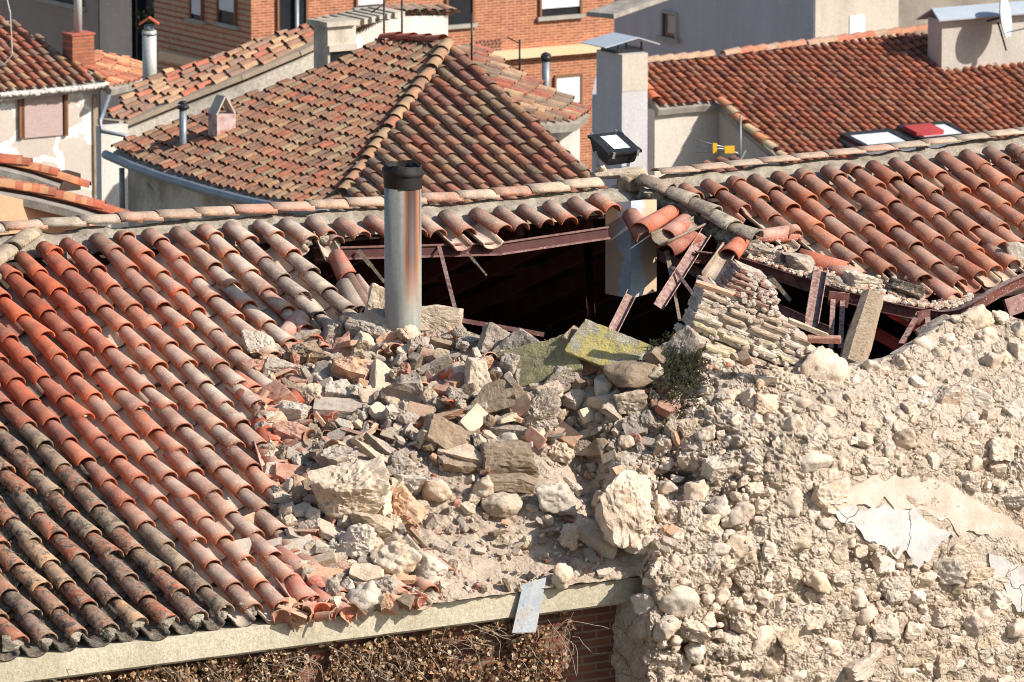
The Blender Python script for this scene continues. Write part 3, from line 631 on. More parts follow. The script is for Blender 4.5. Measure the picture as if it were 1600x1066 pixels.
BIG = [
 # px, py, w, h, kind, roll, tilt, yaw, material, name, label
 (409,543,50,36,'block',-5,30,20,'pale','concrete_chunk','pale squarish concrete chunk lying on the tiles at the upper left of the heap'),
 (435,576,52,27,'block',3,20,10,'grey','brick_chunk','pinkish grey brick chunk at the left edge of the heap below the pale squarish chunk'),
 (422,623,70,30,'slab',-28,30,10,'red','brick_slab','long dusty pink brick slab sloping up to the right at the left edge of the heap'),
 (551,580,66,44,'block',14,28,-15,'orange','brick_block','large brick block with a rusty orange top left of the flue pipe foot'),
 (592,515,78,46,'block',14,20,-20,'grey','mortar_block','large grey mortar block leaning at the foot of the rusty flue pipe'),
 (608,532,26,24,'block',6,0,-10,'orange','brick_piece','small square orange brick piece stuck to the grey block at the foot of the pipe'),
 (597,590,32,50,'slab',20,60,30,'tan','stone_slab','tan slab standing on edge right of the rusty orange brick block'),
 (523,520,36,46,'chunk',0,0,0,'grey','mortar_chunk','ragged grey mortar chunk at the top of the heap beside the last roof tiles'),
 (545,515,30,34,'chunk',20,0,0,'pale','mortar_chunk','pale mortar chunk between the ragged grey chunk and the big block by the pipe'),
 (480,553,58,32,'chunk',8,0,0,'brown','stone_chunk','dark brown jagged chunk near the upper left of the heap'),
 (470,531,66,18,'slab',-15,25,0,'tan','stone_slab','thin flat slab resting on the dark jagged chunk, upper left of the heap'),
 (461,645,56,30,'block',6,25,-10,'pale','brick_chunk','pale layered brick chunk left of the long grey brick'),
 (534,637,76,24,'brick',3,20,0,'grey','brick','long grey mortar covered brick lying level in the left half of the heap'),
 (525,612,40,28,'block',0,10,10,'pale','mortar_chunk','pale square mortar chunk just above the long level grey brick'),
 (487,617,38,32,'block',-20,20,20,'tan','broken_brick','broken yellowish brick end above the pale layered chunk'),
 (454,683,40,36,'block',10,30,-10,'red','broken_brick','smooth dark red broken brick on the left edge of the heap'),
 (432,667,38,24,'chunk',20,0,0,'pale','stone_chunk','pale wedge of stone left of the smooth red broken brick'),
 (558,613,28,26,'chunk',0,0,0,'pale','mortar_chunk','small pale knobbly mortar lump below the rusty orange brick block'),
 (636,606,56,36,'chunk',0,20,0,'grey','mortar_chunk','pointed grey chunk shaped like a wedge right below the flue pipe'),
 (680,575,52,20,'slab',-26,30,0,'grey','stone_slab','grey slab sloping up right, below and right of the flue pipe'),
 (745,590,30,54,'panel',4,80,20,'tan','brick_slab','tan brick slab standing upright left of the green mossy slab'),
 (697,538,52,20,'slab',12,25,0,'brown','stone_slab','flat dark edged slab just right of the foot of the flue pipe'),
 (700,650,78,16,'slab',-14,20,0,'orange','brick_slab','long thin orange edged brick slab in the middle of the heap'),
 (705,690,78,50,'panel',30,55,10,'brown','stone_slab','large tilted grey brown slab in the middle of the heap'),
 (598,700,76,20,'slab',38,30,0,'grey','stone_slab','narrow slab sloping down right above the biggest boulder'),
 (584,712,70,16,'slab',38,30,0,'tan','stone_slab','second narrow tan slab under the sloping grey slab above the biggest boulder'),
 (623,728,40,44,'chunk',0,20,0,'grey','mortar_chunk','grey mortar chunk at the lower end of the two narrow sloping slabs'),
 (770,535,34,46,'panel',35,70,10,'grey','stone_slab','pale grey slab tilted on its corner at the rim of the hole'),
 (810,543,48,46,'panel',-45,65,0,'grey','stone_slab','pinkish grey slab leaning left between the tilted grey slab and the green mossy slab'),
 (850,566,106,66,'panel',-22,55,-8,'moss','lichen_slab','large slab covered in dull green moss at the rim of the hole'),
 (958,550,124,62,'panel',22,55,-8,'lichen','lichen_slab','large slab patched with bright yellow lichen right of the green one'),
 (915,545,70,34,'slab',38,30,0,'brown','stone_slab','dark edge slab under the left side of the bright yellow lichen slab'),
 (772,622,72,44,'slab',-25,50,10,'brown','concrete_lump','dark grey concrete lump with a smooth curved face below the green mossy slab'),
 (880,585,60,26,'block',-25,10,0,'grey','stone_block','splintered grey block directly beneath the green mossy slab'),
 (986,583,112,26,'stone',2,0,0,'brown','long_stone','long brown rounded stone lying under the bright yellow lichen slab'),
 (1030,585,34,24,'stone',-10,0,0,'tan','stone','rounded tan stone at the right end of the long brown stone'),
 (880,610,34,12,'brick',-55,20,0,'tan','brick_strip','narrow tan brick strip standing steeply below the green mossy slab'),
 (938,628,52,18,'slab',-5,25,0,'tan','stone_slab','small flat slab below the long brown stone'),
 (981,625,40,28,'block',-8,15,10,'tan','stone_block','tan angular block below the right half of the long brown stone'),
 (840,650,52,56,'chunk',-10,0,0,'grey','masonry_chunk','crumbling chunk of mortar and brick left of the small pebbles'),
 (799,672,54,18,'slab',3,25,0,'grey','stone_slab','small flat grey slab above the dark brick lump'),
 (789,690,32,20,'stone',0,0,0,'pale','stone','rounded pale stone between the flat grey slab and the dark brick lump'),
 (877,707,38,36,'chunk',20,0,0,'tan','stone_chunk','angular pale chunk right of the dark brick lump'),
 (723,708,62,28,'slab',10,30,0,'tan','stone_slab','tan slab tucked against the left side of the dark brick lump'),
 (720,728,60,20,'slab',4,15,0,'brown','stone_slab','dark flat slab left of the foot of the dark brick lump'),
 (550,776,108,70,'block',-8,28,12,'tan','boulder','biggest pale boulder of the heap, rough and angular'),
 (530,722,84,52,'chunk',8,10,0,'grey','stone_chunk','large rough grey chunk right behind the biggest pale boulder'),
 (454,742,46,28,'brick',12,50,20,'red','brick','dusty red brick lying flat on rubble left of the biggest boulder'),
 (428,737,28,34,'slab',20,60,0,'tan','brick_slab','tan brick slab under the left side of the dusty red brick'),
 (624,788,46,46,'block',-6,10,-12,'orange','brick_block','square block with a clean orange brick face right of the biggest boulder'),
 (640,755,48,30,'chunk',0,10,0,'pale','mortar_chunk','pale mortar chunk on top of the block with the clean orange face'),
 (682,770,48,28,'stone',8,0,0,'tan','stone','smooth tan stone right of the square orange faced block'),
 (577,815,82,32,'chunk',6,10,0,'tan','boulder','long flat boulder just under the biggest pale boulder'),
 (556,850,66,42,'chunk',-8,10,0,'pale','stone_chunk','rough pale chunk below the long flat boulder'),
 (517,832,48,20,'brick',25,20,0,'tan','brick','tan brick sloping down right below the biggest boulder'),
 (445,850,48,20,'brick',-10,35,10,'pale','brick','white dusted brick behind the pale slab at the lower left of the heap'),
 (464,863,60,28,'brick',-22,50,20,'pale','brick','large pale brick slab lying on the tiles at the lower left of the heap'),
 (496,878,50,16,'brick',-14,20,0,'tan','brick','narrow tan brick right of the large pale brick slab'),
 (502,902,56,26,'brick',8,55,15,'orange','brick','flat orange tan brick at the lower left end of the heap'),
 (451,893,44,18,'brick',16,35,0,'red','brick','pink dusted brick on the tiles left of the flat orange tan brick'),
 (622,877,60,54,'stone',0,0,0,'tan','boulder','round tan boulder with a brick scrap on it near the eave'),
 (670,890,50,44,'stone',10,0,0,'pale','boulder','pale boulder right of the round tan boulder near the eave'),
 (567,938,46,42,'stone',0,0,0,'pale','boulder','round pale boulder hanging over the concrete eave'),
 (601,920,38,46,'chunk',10,0,0,'grey','mortar_chunk','grey mortar chunk beside the round boulder that hangs over the eave'),
 (626,905,40,13,'brick',4,20,0,'orange','brick_shard','thin orange brick shard under the round tan boulder'),
 (628,826,10,40,'brick',-8,10,0,'grey','mortar_strip','short upright strip of mortar below the square orange faced block'),
 (645,851,32,11,'brick',48,10,0,'grey','mortar_strip','short grey strip sloping down right below the upright strip'),
 (663,852,58,8,'brick',45,10,0,'brown','wooden_lath','long thin brown lath sloping down right on the sand'),
 (604,845,38,12,'brick',-30,15,0,'grey','mortar_strip','small grey strip sloping up right below the biggest boulder'),
 (520,858,22,26,'chunk',0,0,0,'pale','stone','small pale upright stone right of the large pale brick slab'),
 (867,779,52,46,'stone',10,0,0,'pale','boulder','round flat faced boulder on the sand below the dark brick lump'),
 (932,838,66,40,'slab',24,42,0,'tan','flat_stone','smooth flat tan stone tilted toward the eave'),
 (890,842,34,34,'chunk',0,0,0,'tan','stone','angular stone left of the smooth flat tan stone'),
 (756,764,30,36,'stone',15,0,0,'tan','stone','smooth shaded stone under the left side of the dark brick lump'),
 (783,790,58,22,'stone',5,0,0,'tan','stone','long flat stone half buried in sand below the dark brick lump'),
 (937,783,20,30,'stone',10,0,0,'tan','stone','egg shaped stone in the hollow left of the leaning rock'),
 (946,798,26,28,'stone',0,0,0,'tan','stone','rounded stone right below the egg shaped stone by the leaning rock'),
 (983,790,66,128,'chunk',-14,0,10,'bed','leaning_rock','tall leaning lump of mortared rock left of the ruined wall'),
 (878,902,24,36,'stone',0,0,0,'tan','stone','knob of sandy stone at the eave over the metal strip'),
 (385,821,40,26,'brick',-18,50,30,'orange','broken_brick','small broken orange brick lying alone on the roof tiles'),
 (378,862,28,34,'brick',-10,60,20,'pale','broken_brick','pale broken brick lying on the tiles below the lone orange brick'),
 (765,800-45,10,10,'chunk',0,0,0,'tan','stone','tiny stone resting against the smooth shaded stone'),
 (1063,545,60,40,'panel',-48,60,0,'grey','stone_slab','grey slab standing on its corner at the rim of the hole beside the weeds'),
 (1040,570,50,26,'slab',40,30,0,'brown','stone_slab','dark slab beneath the corner standing slab beside the weeds'),
 (667,500,100,44,'panel',8,75,0,'tan','plaster_panel','flat sandy panel standing right behind the flue pipe'),
 (590,478,30,56,'panel',10,75,0,'tan','plaster_panel','sandy piece leaning left behind the flue pipe'),
]
for i, (px, py, w, h, kd, ro, ti, ya, m, nm, lab) in enumerate(BIG):
    w *= 1.1 if w < 80 else 1.0; h *= 1.1 if w < 80 else 1.0
    cat = 'boulder' if 'boulder' in nm else 'slab' if 'slab' in nm or 'panel' in nm or 'flat' in nm else 'brick' if 'brick' in nm else 'rubble chunk' if 'chunk' in nm or 'block' in nm or 'lump' in nm else 'strip' if 'strip' in nm or 'lath' in nm else 'stone'
    place_rock(nm, px, py, w, h, kd, ro, ti, ya, m, 100 + i, lab, cat, sub=5 if w > 55 else 4)
# the dark lump of bricks still joined by mortar
lump = thing('brick_lump', 'dark brown lump of bricks still joined by mortar in the middle of the heap', 'masonry', surf(795, 760, 0.15))
for (px, py, w, h, kd, ro, ti, ya, m, nm) in ((795, 718, 88, 44, 'block', 4, 15, 8, 'brown', 'brick_mass'), (800, 752, 78, 24, 'block', 6, 0, 8, 'brown', 'lower_bricks'), (812, 706, 12, 8, 'brick', 0, 0, 8, 'orange', 'brick_scrap'), (835, 728, 24, 40, 'chunk', 0, 0, 0, 'grey', 'mortar')):
    place_rock(nm, px, py, w, h, kd, ro, ti, ya, m, 300 + w, parent=lump, sub=4, sink=-0.08 if nm != 'brick_scrap' else -0.27)
# filler pieces of the heap, each its own object
ZONES = [
 ('left', lambda x, y: x < 560 and y < 760, 'between the roof tiles and the biggest boulder'),
 ('pipe', lambda x, y: 560 <= x < 740 and y < 700, 'around the foot of the flue pipe'),
 ('mid', lambda x, y: 740 <= x < 900 and y < 740, 'around the green mossy slab and the dark brick lump'),
 ('right', lambda x, y: 900 <= x and y < 760, 'below the yellow lichen slab'),
 ('low', lambda x, y: x < 700, 'around and below the biggest boulder'),
 ('sand', lambda x, y: True, 'on the bare sand above the concrete eave'),
]
KN = {'tan': 'tan', 'pale': 'pale', 'grey': 'grey', 'brown': 'dark brown', 'orange': 'orange', 'red': 'red'}
placed = [(b[0], b[1], (b[2] + b[3]) / 4) for b in BIG]
cnt = 0; tries = 0; rf = random.Random(11); layer = 0; base_placed = list(placed)
MESHES = {}
def shared(kind, m, k):
    key = (kind, m, k)
    if key not in MESHES:
        dims = {'slab': (0.2, 0.15, 0.05), 'brick': (0.22, 0.13, 0.05), 'block': (0.18, 0.15, 0.12), 'chunk': (0.18, 0.16, 0.14), 'stone': (0.18, 0.14, 0.12)}[kind]
        V, F = rock(kind, dims, 900 + k * 31 + len(kind), 4); me = bpy.data.meshes.new(kind); me.from_pydata(V.tolist(), [], F); me.materials.append(RK[m])
        if kind == 'stone': me.polygons.foreach_set('use_smooth', [True] * len(F))
        me.update(); MESHES[key] = me
    return MESHES[key]
while cnt < 560 and tries < 24000:
    tries += 1
    if layer == 0 and (cnt >= 330 or tries > 12000): layer = 1; placed = list(base_placed)
    x = rf.uniform(395, 1060); yt = float(interp(x, TOPY)); yb = (float(interp(x, BOTY)) if x < 560 else EY(x)) - 8
    y = rf.uniform(yt + 4, yb)
    dens = 1.0 if (y < 700 or x < 640) else 0.16
    if x > 860 and y > 640: dens *= 0.6
    if layer and (x > 880 or (y > 740 and x > 640)): continue
    if rf.random() > dens: continue
    r = rf.choice([8, 9, 10, 11, 12, 14, 16, 19]) if y < 700 or x < 640 else rf.choice([6, 7, 8, 10])
    if any((x - a) ** 2 + (y - b) ** 2 < (0.66 * (r + c)) ** 2 for a, b, c in placed): continue
    placed.append((x, y, r * 0.9))
    kind = rf.choices(['slab', 'brick', 'block', 'chunk', 'stone'], [5, 3.5, 5, 3, 0.6 if x < 850 else 5])[0]
    m = rf.choices(['tan', 'pale', 'grey', 'brown', 'orange', 'red'], [4, 2, 5, 3, 0.9, 1.0])[0]
    if kind == 'brick': m = rf.choice(['orange', 'red', 'grey', 'tan'])
    zn = next(z for z in ZONES if z[1](x, y))
    nm = {'slab': 'rubble_slab', 'brick': 'brick_fragment', 'block': 'rubble_block', 'chunk': 'rubble_chunk', 'stone': 'cobble'}[kind]
    wd = {'slab': 'flat slab piece', 'brick': 'brick fragment', 'block': 'squarish rubble block', 'chunk': 'jagged rubble chunk', 'stone': 'rounded cobble'}[kind]
    o = bpy.data.objects.new(nm, shared(kind, m, rf.randrange(5))); COL.objects.link(o)
    sc_ = r * 2 * PXM / 0.2 * rf.uniform(1.0, 1.3)
    o.location = surf(x, y, 0.03 + 0.15 * sc_ * 0.3 + (rf.uniform(0.05, 0.15) if layer else 0)); o.scale = (sc_, sc_ * rf.uniform(.8, 1.1), sc_ * rf.uniform(.75, 1.2))
    o.rotation_euler = (R(rf.uniform(-10, 75)), R(rf.choice([-1, 1]) * abs(rf.gauss(0, 28))), R(rf.uniform(-60, 60)))
    lab = f"{'small' if r < 11 else 'medium'} {KN[m]} {wd} {zn[2]}"
    tag(o, lab, {'slab': 'slab', 'brick': 'brick', 'block': 'rubble chunk', 'chunk': 'rubble chunk', 'stone': 'stone'}[kind], lab.replace(wd, wd + 's') + ' of the heap')
    cnt += 1
SH = []
for k in range(5):
    V, F = tile_template(7, 2, L=0.14 + 0.04 * k, r0=0.09, r1=0.095); V = V - V.mean(0); rgk = np.random.default_rng(k)
    keep = np.array([V[list(f)].mean(0)[0] < 0.05 + 0.03 * k for f in F]); F = [f for f, q in zip(F, keep) if q]
    me = bpy.data.meshes.new('shard'); me.from_pydata((V + np.outer(fbm(V * 30, 2, k) * 0.004, [1, 1, 0])).tolist(), [], F); me.materials.append([RK['red'], RK['orange'], M1('clean clay', [srgb(190, 92, 60), srgb(200, 110, 78)], 8, bump=0.3, var=0.15, dust=((0.6, 0.46, 0.37), 0.6))][k % 3]); me.update(); SH.append(me)
for k in range(120):
    if k < 70: x = rf.uniform(385, 500); y = rf.uniform(float(interp(x, TOPY)) + 8, (float(interp(x, BOTY))) - 4); lab = 'broken clay tile shard at the left edge of the heap'
    elif k < 95: x = rf.uniform(440, 660); y = EY(x) - abs(rf.gauss(8, 14)); lab = 'broken clay tile shard along the eave under the heap'
    else: x = rf.uniform(500, 780); y = rf.uniform(540, 700); lab = 'broken clay tile shard among the middle of the heap'
    o = bpy.data.objects.new('tile_shard', SH[rf.randrange(5)]); COL.objects.link(o); o.location = surf(x, y, rf.uniform(0.06, 0.14)); sc_ = rf.uniform(0.5, 0.95); o.scale = (sc_,) * 3
    o.rotation_euler = (R(rf.uniform(-40, 60)), R(rf.uniform(-60, 60)), R(rf.uniform(0, 360))); tag(o, lab, 'tile shard', lab.replace('shard', 'shards'))
# crumbs: stuff
def crumbs(n, region, rmin, rmax, seed, cols, sinkf=0.2):
    mb = MB(); rg = random.Random(seed); V2, F2 = ICO[2]
    V1 = V2[:12]; base = []
    for k in range(14):
        Vk, Fk = rock('chunk', (1, 0.85, 0.75), 500 + k, 2); base.append((Vk, Fk))
    for _ in range(n):
        p = region(rg)
        if p is None: continue
        x, y = p; r = rmin + (rmax - rmin) * rg.random() ** 2.5
        Vk, Fk = base[rg.randrange(14)]
        E = np.array(Euler((rg.uniform(0, 6.28), rg.uniform(0, 6.28), rg.uniform(0, 6.28))).to_matrix())
        c = rg.choice(cols); v = rg.uniform(0.75, 1.15)
        mb.add((Vk * np.array([1, rg.uniform(.7, 1), rg.uniform(.5, 1)]) * r * 2) @ E.T + surf(x, y, r * sinkf + 0.02), Fk, tuple(q * v for q in c))
    return mb
m_crumb = M1('rubble crumbs', [(0.75, 0.75, 0.75), (1, 1, 1), (1.1, 1.1, 1.1)], 12, attr=True, bump=0.5, bscale=60, grain=0.25, dust=((0.62, 0.51, 0.40), 0.45))
CC = [(0.50, 0.39, 0.28), (0.58, 0.48, 0.37), (0.42, 0.35, 0.28), (0.30, 0.24, 0.19), (0.62, 0.54, 0.45), (0.45, 0.22, 0.13), (0.36, 0.16, 0.11)]
def reg_heap(rg):
    x = rg.uniform(385, 1040); yt = float(interp(x, TOPY)); yb = (float(interp(x, BOTY)) if x < 560 else EY(x))
    y = rg.uniform(yt - 2, yb)
    if x > 660 and y > 770 and rg.random() < 0.55: return None
    return x, y
crumbs(4200, reg_heap, 0.007, 0.034, 3, CC).build('rubble_crumbs', m_crumb, label='countless small crumbs of brick, stone and mortar between the bigger rubble pieces', cat='debris', kind='stuff')
# stones bedded in the ruined wall: the large ones seen in the photograph, then a fill
WS = [(1290,585,76,70),(1347,1036,84,34),(1287,777,56,46),(1246,848,46,26),(1165,905,30,38),(1266,723,66,32),(1090,769,46,28),(1267,973,30,19),(1293,968,28,21),(1317,955,24,20),(1296,1013,32,28),(1432,1020,50,36),(1526,969,48,46),(1398,922,48,44),(1165,1039,38,34),(1202,1044,30,28),(1474,622,42,36),(1517,622,46,30),(1541,529,36,28),(1529,502,58,44),(1588,522,24,40),(1592,551,30,26),(1546,568,34,30),(1568,561,24,24),(1432,716,34,24),(1458,717,22,18),(1330,625,40,26),(1195,596,44,22),(1161,597,22,16),(1150,658,30,28),(1109,645,20,20),(1075,671,32,28),(1048,648,26,26),(1051,676,26,26),(1034,699,30,42),(1104,681,26,30),(1041,765,36,30),(1029,795,22,38),(1238,667,38,36),(1136,625,44,26),(1233,782,50,34),(1125,735,40,36),(1072,722,30,22),(1170,715,26,40),(1218,700,24,30),(1120,860,40,24),(1190,930,34,20),(1090,900,32,24),(1145,945,26,24),(1060,940,70,44),(1140,1000,30,30),(1230,1000,34,26),(1340,770,26,16),(1420,640,30,24),(1360,575,30,26),(1405,572,36,32),(1470,560,30,22),(1490,690,44,30),(1580,640,40,30),(1560,700,44,34),(1540,1000,40,30),(1590,980,30,34),(1380,980,40,30),(1470,960,36,28),(1450,860,30,24),(1520,860,26,20),(1570,870,30,26),(1490,920,30,24),(1240,900,30,24),(1310,900,28,20),(1340,930,26,26),(1100,820,34,28),(1160,800,40,30),(1200,860,30,26),(1060,840,28,26),(1010,980,20,34),(1180,660,24,20),(1390,700,24,24),(1350,690,30,22),(1300,680,40,24),(1510,750,34,30),(1580,780,36,30)]
PATCHP = [(1298, 745), (1400, 735), (1480, 745), (1580, 800), (1660, 850), (1660, 965), (1590, 950), (1545, 880), (1490, 850), (1450, 885), (1400, 872), (1330, 822)]
def inpatch(x, y): return any(a <= y <= b for a, b in poly_spans(PATCHP, x + 0.01))
WS = [q for q in WS if not inpatch(q[0], q[1]) or q[0] < 1310]
wp = [(a, b, (c + d) / 4) for a, b, c, d in WS]
rw = random.Random(21); fill = []
tr_ = 0
while len(fill) < 330 and tr_ < 20000:
    tr_ += 1
    x = rw.uniform(1010, 1625); y = rw.uniform(float(interp(x, TOPY)) + 3, 1080)
    if x < 1060 and y < 640: continue
    r = rw.choice([6, 8, 10, 12, 14, 17, 20])
    if inpatch(x, y): continue
    if any((x - a) ** 2 + (y - b) ** 2 < (0.92 * (r + c)) ** 2 for a, b, c in wp): continue
    wp.append((x, y, r)); fill.append((x, y, r * 2 * rw.uniform(1, 1.3), r * 2 * rw.uniform(.75, 1)))
fill.sort(key=lambda f: -f[2] * f[3])
allw = WS + fill
rest = MB()
for i, (px, py, w, h) in enumerate(allw):
    kd = 'stone' if (i * 7) % 10 < (7 if i < len(WS) else 4) else 'block' if (i % 2) else 'chunk'
    if (px, py) == (1287, 777): kd = 'block'
    if (px, py) == (1290, 585): kd = 'stone'
    m = ['bed', 'bed2', 'bed', 'tan'][i % 4]
    if px > 1300 and py > 600 and i % 3: kd = 'block'
    ya = rw.uniform(10, 45); ro = rw.uniform(-15, 15)
    if i < 98:
        place_rock('embedded_stone', px, py, w, h, kd, ro, rw.uniform(-10, 20), ya, m, 1500 + i, parent=wallthing, sub=4, sink=-0.01 + 0.20 * rw.random() * w * PXM, depth=(w + h) * 0.45 * PXM)
    else:
        V, F = rock(kd, (w * PXM, (w + h) * 0.42 * PXM, h * PXM), 3000 + i, 3)
        E = np.array(Euler((R(rw.uniform(-20, 30)), R(ro), R(ya))).to_matrix()); v = rw.uniform(0.85, 1.15); c = rw.choice([(0.56, 0.44, 0.33), (0.64, 0.53, 0.43), (0.60, 0.48, 0.37)])
        rest.add(V @ E.T + surf(px, py, -0.01 - 0.22 * w * PXM * rw.random()), F, tuple(q * v for q in c), smooth=kd == 'stone')
o = rest.build('small_bedded_stones', m_crumb, wallthing, kind='stuff')
def reg_wall(rg):
    x = rg.uniform(1000, 1630); y = rg.uniform(float(interp(x, TOPY)), 1080)
    if inpatch(x, y): return None
    return x, y
crumbs(2000, reg_wall, 0.006, 0.026, 4, CC[:3] + CC[4:5] + [(0.6, 0.48, 0.36)], 0.1).build('mortar_crumbs', m_crumb, wallthing, kind='stuff')
# remains of white plaster on the wall
m_plaster = M1('cracked white plaster', [(0.44, 0.40, 0.36), (0.54, 0.51, 0.47), (0.58, 0.55, 0.52)], 6, bump=0.4, bscale=22, grain=0.08)
add_cracks(m_plaster, 1.8, 0.6, 0.009)
def patch(name, poly, mt, off, seed):
    mb = MB(); n = 90
    xs_ = [p[0] for p in poly]; c0, c1 = min(xs_), max(xs_); V = []; F = []
    cols_ = np.linspace(c0 + 0.5, c1 - 0.5, n)
    for i, x in enumerate(cols_):
        sp_ = poly_spans(poly, x); a, b = sp_[0] if sp_ else (0, 0)
        jx = 6.0 * fbm(np.array([[x * 0.06, seed, 0]]), 4, 1)[0]; jy = 10.0 * fbm(np.array([[x * 0.06, seed + 9, 0]]), 3, 2)[0]
        for j in range(13):
            y = a + jx + (b + jy - a - jx) * j / 12; V.append(surf(x, y, off))
    V = np.array(V); V -= np.outer(fbm(V * 3, 3, seed) * 0.012, FW)
    F = [(i * 13 + j, i * 13 + j + 1, (i + 1) * 13 + j + 1, (i + 1) * 13 + j) for i in range(n - 1) for j in range(12)]
    k = len(V); V2 = np.concatenate([V, V + FW * (off + 0.05)]); 
    F2 = F + [(j, j + 1, j + 1 + k, j + k) for j in range(12)] + [((n - 1) * 13 + j, (n - 1) * 13 + j + 1, (n - 1) * 13 + j + 1 + k, (n - 1) * 13 + j + k)[::-1] for j in range(12)]
    F2 += [(i * 13, (i + 1) * 13, (i + 1) * 13 + k, i * 13 + k)[::-1] for i in range(n - 1)] + [(i * 13 + 12, (i + 1) * 13 + 12, (i + 1) * 13 + 12 + k, i * 13 + 12 + k) for i in range(n - 1)]
    mb.add(V2, F2); mb.build(name, mt, wallthing)
patch('plaster_patch', [(1298, 805), (1330, 794), (1400, 792), (1440, 808), (1490, 838), (1470, 850), (1450, 880), (1410, 868), (1370, 852), (1330, 820)], m_plaster, 0.034, 1)
patch('plaster_patch', [(1545, 870), (1580, 880), (1640, 915), (1640, 960), (1590, 945), (1560, 915)], m_plaster, 0.04, 2)
m_render = M1('sandy render', [(0.46, 0.36, 0.275), (0.56, 0.46, 0.37), (0.62, 0.53, 0.44)], 6, bump=0.5, bscale=30, grain=0.12)
patch('old_render', [(1312, 762), (1400, 742), (1470, 752), (1560, 800), (1640, 860), (1640, 905), (1560, 850), (1500, 830), (1440, 800), (1380, 786), (1320, 790)], m_render, 0.018, 3)
# ------------------------------------------------------------------ the slumped stack of brick courses on top of the ruin
stack = thing('brick_masonry', 'slumped mass of tilted brick courses with thick pale mortar on top of the ruined wall', 'masonry', surf(1140, 600, 0.1))
m_oldbrick = M1('mortar smeared brick', [(0.9, 0.9, 0.9), (1, 1, 1), (1.1, 1.1, 1.1)], 9, attr=True, bump=0.8, bscale=40, grain=0.25, dust=((0.62, 0.52, 0.42), 0.5))
m_mort = M1('thick pale mortar', [(0.44, 0.36, 0.28), (0.60, 0.51, 0.42), (0.68, 0.60, 0.51)], 6, bump=1.0, bscale=32, grain=0.3, bdist=0.03)
TA = R(24)
du = np.array([math.cos(TA), 0, -math.sin(TA)]); dv = np.array([math.sin(TA), 0, math.cos(TA)])
du = du * 1.0 + np.array([0, 0.25, 0]); du /= np.linalg.norm(du); dn_ = np.cross(dv, du); dn_ /= np.linalg.norm(dn_)   # toward the viewer
if dn_[1] > 0: dn_ = -dn_
LEFT = [(0, 1072), (1, 1076), (2, 1078), (3, 1080), (4, 1082), (5, 1086), (6, 1075), (7, 1078), (8, 1082), (9, 1088), (10, 1094), (11, 1098), (12, 1100), (13, 1103), (14, 1138), (15, 1143), (16, 1148), (17, 1152), (18, 1156)]
# rows: (left pixel x,y) -> right pixel x
ROWS = [(1072,608,1120),(1078,593,1150),(1082,580,1152),(1088,566,1160),(1092,553,1165),(1098,540,1200),(1068,520,1230),(1080,505,1262),(1085,492,1300),(1090,480,1290),(1096,468,1275),(1098,457,1250),(1102,447,1225),(1130,452,1220),(1136,444,1222),(1142,436,1225),(1147,429,1216),(1152,422,1205)]
def roughbox(dims, nx, ny, nz, amp, seed, fr=14, chip=0.0):
    hx, hy, hz = np.array(dims) / 2; idx = {}; V = []; F = []
    def vid(i, j, k):
        if (i, j, k) not in idx: idx[(i, j, k)] = len(V); V.append(((2 * i / nx - 1) * hx, (2 * j / ny - 1) * hy, (2 * k / nz - 1) * hz))
        return idx[(i, j, k)]
    for k, fl in ((0, 1), (nz, 0)):
        for i in range(nx):
            for j in range(ny):
                f = [vid(i, j, k), vid(i + 1, j, k), vid(i + 1, j + 1, k), vid(i, j + 1, k)]; F.append(tuple(f[::-1] if fl else f))
    for j, fl in ((0, 0), (ny, 1)):
        for i in range(nx):
            for k in range(nz):
                f = [vid(i, j, k), vid(i + 1, j, k), vid(i + 1, j, k + 1), vid(i, j, k + 1)]; F.append(tuple(f[::-1] if fl else f))
    for i, fl in ((0, 1), (nx, 0)):
        for j in range(ny):
            for k in range(nz):
                f = [vid(i, j, k), vid(i, j + 1, k), vid(i, j + 1, k + 1), vid(i, j, k + 1)]; F.append(tuple(f[::-1] if fl else f))
    V = np.array(V); q = V + seed * 7.31
    V = V + np.stack([fbm(q * fr, 3, 1), fbm(q * fr, 3, 2), fbm(q * fr, 3, 3)], 1) * amp
    if chip:   # worn corners
        e = (np.abs(V[:, 0]) / hx > .9).astype(float) + (np.abs(V[:, 1]) / hy > .8) + (np.abs(V[:, 2]) / hz > .8)
        V = V * (1 - (e >= 2)[:, None] * chip * np.abs(fbm(q * 9, 2, 4))[:, None] * np.array([.3, .5, .8]))
    return V, F
brs = MB(); mts = MB(); rb_ = random.Random(3)
tb = surf_t(1150, 600) - 0.25
def loc(V, c): return V[:, :1] * du + V[:, 1:2] * (-dn_) + V[:, 2:3] * dv + c
